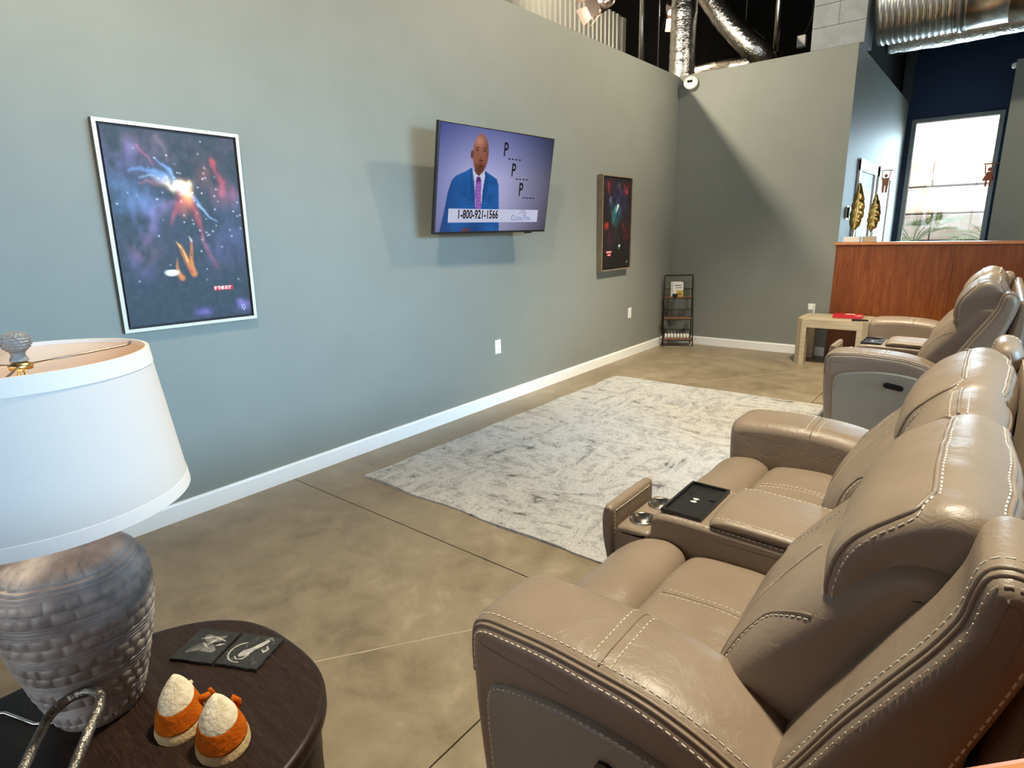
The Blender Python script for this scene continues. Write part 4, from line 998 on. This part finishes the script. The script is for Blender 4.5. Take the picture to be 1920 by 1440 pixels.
def draw_a(root, z):
    mb = MB(); r = random.Random(2)
    etch_tube(root, [(-.030+.03*t, -.026+.012*math.sin(t*2)+.010*t) for t in np.linspace(0,2,14)], [.004+.010*math.sin(PI*k/13) for k in range(14)], M['etch_dim'], z)
    etch_tube(root, [(-.02,.030),(-.008,.022),(.004,.018),(.016,.022),(.026,.034)], [.004,.010,.012,.009,.003], M['etch_dim'], z)
    for x, y, a, l in ((-.012,.022,.4,.014),(.008,.012,1.0,.012),(.020,.022,-.3,.016),(.030,.006,.5,.010),(-.002,.000,-.6,.012)):
        etch_tube(root, [(x-l*math.cos(a),y-l*math.sin(a)),(x,y),(x+l*math.cos(a),y+l*math.sin(a))], [.0005,.003,.0005], M['etch'], z+.0002)
def draw_b(root, z):
    etch_tube(root, [(.030*math.cos(t)-.010,.030*math.sin(t)-.008) for t in np.linspace(1.9,5.0,18)], .0016, M['etch'], z)
    etch_tube(root, [(-.014,-.020),(-.006,-.010),(.004,.004),(.014,.020),(.022,.036)], [.004,.011,.006,.006,.004], M['etch'], z)
    etch_tube(root, [(-.022,-.022),(-.012,-.030),(.0,-.026),(.006,-.012)], [.001,.002,.002,.001], M['etch'], z)
    etch_tube(root, [(.024,.006),(.032,.000),(.036,.010),(.028,.018)], [.0015,.003,.003,.0015], M['etch'], z)
    etch_tube(root, [(.010,.036),(.022,.042),(.034,.036)], [.001,.004,.001], M['etch_dim'], z)
    r = random.Random(4)
    for k in range(26):
        x, y, a = r.uniform(-.04,.04), r.uniform(-.04,.04), r.uniform(0,3); l = r.uniform(.004,.009)
        etch_tube(root, [(x-l*math.cos(a),y-l*math.sin(a)),(x+l*math.cos(a),y+l*math.sin(a))], .0006, M['etch_dim'], z-.0001)
coaster([(1.888,.362),(1.977,.409),(1.929,.495),(1.840,.452)], 'black slate coaster with a faint smoky drawing, the one closer to the lamp', draw_a)
coaster([(1.977,.412),(2.066,.455),(2.018,.541),(1.944,.507)], 'black slate coaster etched with a pale line drawing, the one at the table rim', draw_b)

# ------------------------------------------------------------------ felt candy corns
def candy(loc, tilt, az, label, bits):
    root = empty('felt_candy_corn', loc); root.rotation_euler = (0,0,az); tag(root, label, 'ornament', 'felt candy corns on the end table')
    H_ = .092; prof = lambda t: .0465*(1-t)**.62*(1+.30*t) if t > .10 else .0465*(.80+.20*math.sqrt(max(0,1-((.10-t)/.10)**2)))*((.9)**.62*1.03)
    def band(name, m, t0, t1, ins=0):
        mb = MB(); rings = []
        for i in range(15):
            t = t0+(t1-t0)*i/14; z = H_*t; ring = []
            for k in range(48):
                a = 2*PI*k/48; r = max(.0006, prof(min(t,.999)))*(1+.05*math.cos(2*a)) - ins + .0010*noise.noise(Vector((math.cos(a)*3,math.sin(a)*3,t*7+loc[0]*50)))
                # bands sag: planes tilt a little
                zz = z - .009*math.cos(a+.9)*(1 if .02 < t < .98 else 0)
                ring.append((r*math.cos(a)+tilt*zz, r*math.sin(a), zz))
            rings.append(ring)
        mb.rings(rings); return mb.build(name, m, root)
    band('cream_base', M['tan'], 0.0, .27); band('orange_middle', M['orange'], .262, .60, -.0006); band('white_tip', M['cream'], .585, .999, -.0004)
    for nm, m, pts, r in bits: MB().tube(pts, r, 10).build(nm, m, root)
def rounded(r0): return lambda i: r0[i]
candy((2.086,.303,TZ), -.10, math.radians(-12), 'white tipped orange felt candy corn beside the lamp base', [
    ('felt_arm', M['orange'], [(.006,.032,.040),(.010,.046,.044),(.006,.056,.046)], rounded([.008,.007,.003])), ('felt_bobble', M['cream'], [(-.026,.026,.058),(-.028,.032,.060)], rounded([.006,.003]))])
candy((2.190,.330,TZ), -.06, math.radians(8), 'orange felt candy corn with an orange sprig on its white tip', [
    ('felt_sprig', M['orange'], [(-.010,.006,.084),(-.016,.006,.096),(-.020,.003,.106)], rounded([.005,.0035,.003])), ('felt_bow', M['orange'], [(-.014,.012,.080),(-.014,.020,.078)], rounded([.006,.003])),
    ('felt_ear', M['orange'], [(-.018,.034,.048),(-.018,.041,.058),(-.014,.044,.050),(-.012,.042,.038)], rounded([.005,.007,.007,.004]))])

# ------------------------------------------------------------------ hammered chain ornament
def build_chain():
    root = empty('chain_ornament', (2.10,.10,TZ)); tag(root, 'hammered metal chain ornament of large links in front of the lamp', 'ornament')
    def link(c, u, v, L_, w, r, seed):
        u, v = Vector(u).normalized(), Vector(v); v = (v - u*v.dot(u)).normalized(); P = []
        s = L_/2-w/2; n = 60
        for k in range(n):
            t = 2*PI*k/n; cx_, sy = math.cos(t), math.sin(t)
            P.append(Vector(c) + u*(w/2*cx_ + (s if cx_ >= 0 else -s)) + v*(w/2*sy))
        # resample the straight runs
        Q = []
        for a, b in zip(P, P[1:]+P[:1]):
            m = max(1, int((b-a).length/.008))
            for q in range(m): Q.append(a.lerp(b, q/m))
        rr_ = [r*(1+.09*noise.noise(Vector((k*.35,seed*9.1,0)))) for k in range(len(Q))]
        mb = MB(); mb.tube(Q, lambda i: rr_[i], 10, closed=True); mb.build('chain_link', M['hammered'], root)
    o = Vector((2.10,.10,TZ))
    A0, A1 = Vector((2.022,.184,.662)), Vector((2.235,.020,.605))
    c = (A0+A1)/2; link(c-o, A0-A1, Vector((.065,.075,.02)), (A0-A1).length+.02, .084, .0080, 1)
    link(Vector((2.200,.070,.606))-o, (.5,.35,.02), (-.25,.3,1.0), .15, .078, .0080, 2)
    link(Vector((2.05,-.005,.5625))-o, (.62,-.50,0), (.5,.62,.02), .22, .088, .0080, 3)
    link(Vector((2.24,-.07,.5640))-o, (.1,.9,0), (.9,-.1,.05), .19, .085, .0080, 4)
build_chain()

# ------------------------------------------------------------------ ladder shelf in the corner
def build_ladder():
    ang = math.atan2(.181,.302); root = empty('ladder_shelf', (.092,6.655,0), (0,0,ang)); tag(root, 'small black metal ladder shelf with three wooden boards in the room corner', 'shelf')
    W_, D, H_ = .35, .20, .845; m = M['blackmetal']; s = .006
    def bar(n, a, b, r=.0065): MB().tube([a,b], r, 4).build(n, m, root)
    for x in (0, W_):
        bar('front_leg', (x,0,0), (x+(.012 if x == 0 else -.012),D*.62,H_)); bar('rear_leg', (x,D,0), (x+(.012 if x == 0 else -.012),D*.66,H_-.02))
    bar('top_rail', (.012,D*.62,H_), (W_-.012,D*.62,H_))
    for z in (.085,.335,.585):
        f = D*.62*z/H_; bk = D - .06*z; e = .012*z/H_
        bx('shelf_board', M['shelf_wood'], (e+.004, W_-e-.004, f+.002, bk-.012, z-.007, z+.007), root)
        bar('front_rail', (e,f,z-.012), (W_-e,f,z-.012), .005); bar('back_rail', (e,bk,z+.095), (W_-e,bk,z+.095), .004); 
        for x in (e, W_-e): bar('side_rail', (x,f+.01,z+.06), (x,bk,z+.095), .0035)
        for k in range(9): x = e + (W_-2*e)*(k+1)/10; bar('wire', (x,bk,z), (x,bk,z+.095), .0022)
    return ang
la = build_ladder()
def lad(x, y): return (.092+x*math.cos(la)-y*math.sin(la), 6.655+x*math.sin(la)+y*math.cos(la))
def on_shelf(name, label, cat, x, y, z, group=None): o = empty(name, (*lad(x,y), z), (0,0,la)); return tag(o, label, cat, group)
o = on_shelf('leaflet_stack', 'white leaflets with a yellow printed foot propped on the top ladder board', 'leaflet', .165, .118, .592)
for k, (dx, dy) in enumerate(((-.012,.020),(0,.010),(.006,0))):
    p = MB(); p.prism([(-.062+dx,0),(.062+dx,0),(.062+dx,.175-.004*k),(-.062+dx,.175-.004*k)], lambda a,b,d: (a, d+dy+b*.12, b), 0, .003); lf = p.build('leaflet', M['paper'], o)
    if k == 2:
        for z0,z1,x0,x1,mm in ((.0,.075,-.02,.062,M['yellow']),(.012,.05,.0,.045,M['cream']),(.125,.138,-.045,.04,M['steel_dark']),(.10,.108,-.03,.05,M['steel_dark'])): MB().prism([(x0+dx,z0),(x1+dx,z0),(x1+dx,z1),(x0+dx,z1)], lambda a,b,d: (a, d+dy+b*.12-.0012, b), 0, .0008).build('leaflet_print', mm, lf)
o = on_shelf('small_bowl', 'small black bowl in front of the leaflets on the ladder shelf', 'bowl', .135, .088, .592)
MB().lathe([(.012,0),(.022,.002),(.030,.018),(.032,.034),(.029,.034),(.026,.018),(.002,.006)], n=24, cap=False).build('bowl_wall', M['black'], o)
for k in range(8):
    o = on_shelf('small_bottle', 'small white bottle in the row on the lowest ladder board', 'bottle', .045+.037*k, .105, .092, 'row of white bottles on the ladder shelf')
    MB().lathe([(.014,0),(.015,.003),(.015,.045),(.010,.052),(.007,.054)], n=16).build('bottle_body', M['plastic_white'], o); MB().lathe([(.008,.054),(.008,.068),(.006,.069)], n=14).build('bottle_cap', M['steel_dark'], o)

# ------------------------------------------------------------------ pale side table
def build_side_table():
    x0, x1, y0, y1, zt = 1.605, 2.255, 6.505, 6.995, .47; root = empty('side_table', ((x0+x1)/2,(y0+y1)/2,0)); tag(root, 'chunky pale wood side table with chamfered corners against the red half wall', 'table')
    a, b = (x1-x0)/2, (y1-y0)/2; ch = .055; m = M['light_wood']
    octp = [(-a+ch,-b),(a-ch,-b),(a,-b+ch),(a,b-ch),(a-ch,b),(-a+ch,b),(-a,b-ch),(-a,-b+ch)]
    ap = MB(); ap.prism(octp, lambda p,q,d: (p,q,d), zt-.085, zt-.012); ap.build('apron', m, root)
    w = .075; ia, ib = a-w, b-w
    def poly(n, pts, z0, z1): return MB().prism(pts, lambda p,q,d: (p,q,d), z0, z1).build(n, m, root)
    g = .0012
    poly('top_border', [(-a+ch,-b),(a-ch,-b),(a-ch*.5-g,-b+ch*.5),(ia-g,-ib-g),(-ia+g,-ib-g),(-a+ch*.5+g,-b+ch*.5)], zt-.0118, zt); poly('top_border', [(-a+ch,b),(-a+ch*.5+g,b-ch*.5),(-ia+g,ib+g),(ia-g,ib+g),(a-ch*.5-g,b-ch*.5),(a-ch,b)], zt-.0118, zt)
    poly('top_border', [(-a,-b+ch),(-a+ch*.5,-b+ch*.5+g),(-ia-g,-ib),(-ia-g,ib),(-a+ch*.5,b-ch*.5-g),(-a,b-ch)], zt-.0118, zt); poly('top_border', [(a,-b+ch),(a,b-ch),(a-ch*.5,b-ch*.5-g),(ia+g,ib),(ia+g,-ib),(a-ch*.5,-b+ch*.5+g)], zt-.0118, zt)
    poly('top_panel', [(-ia,-ib),(ia,-ib),(ia,ib),(-ia,ib)], zt-.0118, zt-.002)
    l = .10
    for sx in (-1,1):
        for sy in (-1,1):
            poly('leg', [(sx*(a-ch),sy*b),(sx*(a-l),sy*b),(sx*(a-l),sy*(b-l)),(sx*a,sy*(b-l)),(sx*a,sy*(b-ch))], 0, zt-.085)
build_side_table()
bk = empty('red_book', (2.02,6.80,.4701), (0,0,.06)); tag(bk, 'red and white book lying on the pale side table', 'book')
bx('page_block', M['paper'], (-.127,.127,-.087,.084,.003,.025), bk); bx('cover', M['red'], (-.13,.13,-.09,.09,.025,.028), bk); bx('cover', M['red'], (-.13,.13,-.09,.09,0,.003), bk); bx('spine', M['red'], (-.13,.13,-.0925,-.0875,.003,.025), bk)
cvp = MB(); cvp.prism([(-.04,.05),(.05,.07),(.06,.02),(-.01,.0)], lambda a,b,d: (a,b,d), .0281, .0285); cvp.prism([(.06,-.06),(.12,-.03),(.12,-.085),(.07,-.085)], lambda a,b,d: (a,b,d), .0281, .0285)
tag(cvp.build('cover_print', M['paper'], bk), kind='stuff')
rm = empty('remote_control', (2.16,6.58,.4701), (0,0,.3)); tag(rm, 'small black remote control beside the red book on the side table', 'remote'); bx('remote_body', M['black'], (-.07,.07,-.02,.02,0,.016), rm, bev=.004)
for k in range(4): bx('button', M['steel_dark'], (-.045+.025*k,-.033+.025*k,-.006,.006,.016,.018), rm)

# ------------------------------------------------------------------ sockets, thermostat
def socket(loc, rot, label, cover=False):
    root = empty('wall_socket', loc, rot); tag(root, label, 'socket', 'white wall sockets'); bx('cover_plate', M['plastic_white'], (0,.006,-.036,.036,-.058,.058), root, bev=.002)
    for z in (-.022,.022):
        s = bx('outlet_face', M['trim'], (.006,.008,-.017,.017,z-.015,z+.015), root, bev=.001)
        for y in (-.006,.006): bx('slot', M['black'], (.0078,.0083,y-.001,y+.001,z-.004,z+.006), s)
    if cover: bx('plug', M['plastic_white'], (.008,.045,-.026,.026,-.005,.05), root, bev=.006)
socket((0,3.672,.484), (0,0,0), 'white wall socket below the television on the long grey wall')
socket((0,5.958,.49), (0,0,0), 'white wall socket below the brown framed painting, near the ladder shelf')
socket((1.622,YB,.505), (0,0,-PI/2), 'white wall socket on the back wall just above the pale side table', True)
th = empty('card_reader', (XE,7.335,1.505)); tag(th, 'small black card reader on the corridor wall behind the gold leaf', 'reader'); bx('mount_plate', M['plastic_white'], (0,.006,-.055,.055,-.07,.07), th); bx('reader_body', M['black'], (.006,.030,-.042,.042,-.055,.055), th, bev=.005)

# ------------------------------------------------------------------ dome camera in the corner
dc = empty('security_camera', (.145, YB, 2.955)); dc.rotation_euler = (math.radians(-24), 0, math.radians(16)); tag(dc, 'round white security camera in the top corner of the back wall', 'camera')
MB().lathe([(.055,.05),(.06,-.03),(.078,-.035),(.080,-.05),(.076,-.062),(.062,-.070),(.030,-.074),(.002,-.075)], n=36, axis='y').build('camera_shell', M['plastic_white'], dc)
bx('lens_slot', M['black'], (-.036,.020,-.0775,-.071,-.015,.015), dc)

# ------------------------------------------------------------------ track heads above the long wall
def track_head(loc, axis, label, tgt, e):
    root = empty('track_light', loc); tag(root, label, 'light', 'barn door track lights'); ax = Vector(axis).normalized(); root.rotation_euler = (-ax).to_track_quat('Z','Y').to_euler()
    MB().lathe([(.03,.20),(.07,.19),(.085,.12),(.09,.0),(.084,.0),(.078,.11),(.02,.17)], n=28, cap=False).build('lamp_can', M['rosy'], root)
    MB().lathe([(.002,.03),(.05,.035),(.072,.05),(.05,.13),(.002,.15)], n=24).build('bulb', M['spotbulb'], root)
    for k in range(4):
        a = PI/2*k; c, s = math.cos(a), math.sin(a); v = []
        for r, z, w in ((.088,.0,.055),(.135,-.15,.085)):
            for q in (-1,1): v.append((c*r - s*q*w, s*r + c*q*w, z))
        for r, z, w in ((.085,.0,.055),(.132,-.15,.085)):
            for q in (-1,1): v.append((c*r - s*q*w, s*r + c*q*w, z))
        MB().add(v, [(0,1,3,2),(4,6,7,5),(0,2,6,4),(1,5,7,3),(2,3,7,6),(0,4,5,1)]).build('barn_door', M['rosy'], root)
    up = root.rotation_euler.to_matrix().inverted() @ Vector((0,0,1)); yk = MB(); yk.tube([(0,0,.19), Vector((0,0,.19))+up*(5.6-loc[2]-.19)], .012, 8); yk.build('stem', M['blackmetal'], root)
    s = lamp('track_head_light', 'SPOT', (0,0,.02), energy=e, color=(1,.84,.58), spot_size=2.6, spot_blend=.5, shadow_soft_size=.04); s.parent = root
    s.rotation_euler = (root.rotation_euler.to_matrix().inverted() @ (Vector(tgt)-Vector(loc))).to_track_quat('-Z','Y').to_euler()
track_head((-.45,5.93,3.62), (-.5,-.6,-.45), 'lit track light in front of the ribbed metal cladding', (-1.4,4.8,2.8), 60)
track_head((-.45,7.80,3.99), (.30,-.30,-.90), 'lit track light beside the upright foil duct', (-.3,6.4,1), 60)

# ------------------------------------------------------------------ ducts and pipes above the walls
def foil_tube(name, pts, r, label, cat, m, n=20, wob=.006, seg=.05, parent=None):
    P = []; 
    for a, b in zip(pts, pts[1:]):
        a, b = Vector(a), Vector(b); k = max(2, int((b-a).length/seg))
        for q in range(k): P.append(a.lerp(b, q/k))
    P.append(Vector(pts[-1])); rg = random.Random(len(P))
    rs = [r + rg.uniform(-wob,wob) for _ in P]; mb = MB(); mb.tube(P, lambda i: rs[i], n); o = mb.build(name, m)
    return tag(o, label, cat)
foil_tube('foil_duct', [(-.105,7.32,1.2),(-.095,7.32,5.5)], .150, 'upright crinkled foil duct behind the corner of the grey walls', 'duct', M['foil'], n=28, wob=.004, seg=.03)
foil_tube('foil_duct', [(-.02,7.62,4.15),(.30,7.62,3.70),(.58,7.66,3.40),(.66,7.70,3.33),(.70,7.80,3.24),(.70,7.82,3.02)], .135, 'dark foil duct slanting down behind the upright duct', 'duct', M['foil'], wob=.004)
foil_tube('foil_duct', [(-.62,8.25,3.10),(-.35,8.25,3.32),(.10,8.25,3.36),(.75,8.25,3.30)], .125, 'level foil duct lying behind the upright and slanting ducts', 'duct', M['foil'], wob=.006)
MB().tube([(.30,8.25,3.46),(.30,8.25,5.6)], .006, 6).build('hanger_strap', M['steel_dark'], bpy.data.objects['foil_duct.002'])
for x0, y0, zb, lab in ((-.88,7.8,3.0,'steel conduit pipe rising left of the upright foil duct'),(.605,8.5,3.05,'steel conduit pipe rising right of the slanting foil duct')):
    o = MB().tube([(x0,y0,zb),(x0+.005,y0,5.55)], .038, 16).build('conduit_pipe', M['galv']); tag(o, lab, 'pipe')
tag(MB().tube([(-.378,7.25,2.9),(-.378,7.25,5.55)], .007, 8).build('hanger_rod', M['steel_dark']), 'thin hanger rod between the conduit pipe and the upright foil duct', 'rod')
jb = tag(bx('junction_box', M['plastic_white'], (.82,.92,8.6,8.68,3.52,3.65), bev=.006), 'small white junction box in the dark beyond the back wall', 'box')
tag(MB().tube([(.89,8.64,3.65),(.97,8.64,3.85),(.95,8.6,4.3),(.88,8.6,5.55)], .006, 6).build('hanging_cable', M['black']), 'thin black cable running up from the white junction box', 'cable')
# grey block pier above the back wall
pier = struct(bx('wall_pier', M['black'], (1.39,1.835,YB+.03,YB+.40,HW,5.55)))
z = HW+.002; row = 0
while z < 5.5:
    xs = [1.375, 1.85] if row % 2 == 0 else [1.375, 1.61, 1.85]
    for a, b in zip(xs, xs[1:]): bx('pier_block', M['block'], (a+.001, b-.001, YB+.004, YB+.029, z, z+.197), pier, bev=.003)
    for a, b in ((YB+.031, YB+.215),(YB+.217, YB+.40)): bx('pier_block', M['block'], (1.8355, 1.85, a, b, z, z+.197), pier)
    z += .2; row += 1
# spiral supply duct and its foil neighbour
def spiral():
    cy, cz, R_ = 7.42, 3.475, .37; root = empty('spiral_duct', (1.9,cy,cz)); tag(root, 'large galvanised spiral duct running out from the grey block pier', 'duct')
    prof = []; x = 0
    while x < .62:
        prof += [(R_,x),(R_,x+.030),(R_+.007,x+.035),(R_+.007,x+.041),(R_,x+.046)]; x += .048
    MB().lathe(prof, n=56, axis='x').build('ribbed_section', M['galv'], root)
    MB().lathe([(R_+.004,.64),(R_+.016,.645),(R_+.016,.675),(R_+.004,.68)], n=56, axis='x').build('joint_band', M['steel_dark'], root)
    s = [(R_,.60)]; x = .70
    while x < 3.6: s += [(R_,x),(R_+.004,x+.004),(R_+.004,x+.010),(R_,x+.014)]; x += .30
    MB().lathe(s, n=56, axis='x').build('smooth_section', M['galv'], root)
    MB().tube([(.66,-R_-.02,-.02),(.66,-R_-.02,2.0)], .006, 6).build('strap_rod', M['steel_dark'], root)
spiral()
foil_tube('foil_duct', [(1.90,8.05,3.345),(2.4,8.05,3.33),(3.1,8.05,3.34),(4.6,8.05,3.36)], .20, 'foil wrapped duct running below and behind the large spiral duct', 'duct', M['foil'], n=28, wob=.004)

# ------------------------------------------------------------------ gold leaf sculptures on the half wall
def gold_leaf(x, y, zb, zt, w, label, seed, bsx):
    root = empty('gold_leaf_sculpture', (x, y, 1.206)); tag(root, label, 'sculpture', 'gold leaf sculptures on the half wall'); r = random.Random(seed)
    bx('plinth', M['paper'] if seed == 1 else M['light_wood'], (-bsx,bsx,-.045,.045,0,.055), root, bev=.004)
    z0 = zb-1.206; h = zt-zb; MB().tube([(0,0,.05),(.006,0,z0+.05),(0,0,z0+h*.3)], .005, 6).build('stem', M['gold'], root)
    nu, nv = 12, 26; rings = []
    def P(i, j, s):
        u = -1+2*i/nu; t = j/nv; ww = w*.5*(math.sin(PI*min(1,t**.8))**.75)*(1-.25*t); rp = .012*math.sin(t*36+seed*2+abs(u)*2)*abs(u); cu = .035*(1-u*u)
        return (u*ww*(1+.10*math.sin(t*38+seed)) + 0.02*math.sin(t*2.5), -cu+rp+s, z0+.03 + t*(h-.03) + .012*math.sin(t*36)*abs(u))
    for j in range(nv+1): rings.append([P(i,j,0) for i in range(nu+1)] + [P(i,j,.003) for i in range(nu,-1,-1)])
    MB().rings(rings).build('leaf_blade', M['gold'], root)
    MB().tube([P(6,j,-.003) for j in range(nv+1)], .004, 6).build('midrib', M['gold'], root)
gold_leaf(1.925, 7.12, 1.28, 1.805, .135, 'taller upright gold leaf sculpture on the half wall cap', 1, .075)
gold_leaf(2.08, 7.12, 1.27, 1.690, .120, 'shorter curled gold leaf sculpture on the half wall cap', 2, .062)

# ------------------------------------------------------------------ cut-out figure signs at the corridor doors
def figure_sign(loc, flip, woman, label):
    root = empty('figure_sign', loc); tag(root, label, 'sign', 'hanging figure signs'); m = M['rust'] if woman else M['sign_brown']; s = flip; t = .006
    bx('bracket', M['rust'], (min(0,s*.15),max(0,s*.15),-.005,.005,-.006,.006), root)
    cx = s*.085; z0 = -.015
    fg = empty('tmp'); bpy.data.objects.remove(fg)
    def pr(pts): return [(cx+a, b) for a, b in pts]
    def sil(nm, pts): MB().prism(pr(pts), lambda a,b,d: (a,d,b), -t/2, t/2).build(nm, m, root)
    sil('head', [(.020*math.cos(q), -.062+.022*math.sin(q)) for q in np.linspace(0,2*PI,16)[:-1]])
    for q in (-1,1): sil('arm', [(q*.030,-.115),(q*.042,-.110),(q*.052,-.012),(q*.042,-.008)] if q > 0 else [(q*.042,-.008),(q*.052,-.012),(q*.042,-.110),(q*.030,-.115)])
    if woman:
        sil('torso', [(-.022,-.088),(.022,-.088),(.060,-.185),(-.060,-.185)])
        for q in (-1,1): sil('leg', [(q*.020-.009,-.185),(q*.020+.009,-.185),(q*.020+.009,-.250),(q*.020-.009,-.250)])
    else:
        sil('torso', [(-.036,-.088),(.036,-.088),(.034,-.180),(-.034,-.180)])
        for q in (-1,1): sil('leg', [(q*.018-.015,-.180),(q*.018+.015,-.180),(q*.017+.012,-.265),(q*.017-.012,-.265)])
figure_sign((XE,9.05,2.02), 1, False, 'tan cut-out figure sign of a man hanging from the corridor door wall')
figure_sign((3.0,9.16,2.02), -1, True, 'reddish cut-out figure sign of a woman in a skirt by the corridor window')
sc2 = empty('motion_sensor', (3.0,9.04,3.02)); tag(sc2, 'tiny white sensor at the top corner of the corridor wall end', 'sensor'); MB().lathe([(.03,0),(.03,-.02),(.02,-.04),(.003,-.045)], n=16, axis='x').build('sensor_body', M['plastic_white'], sc2)
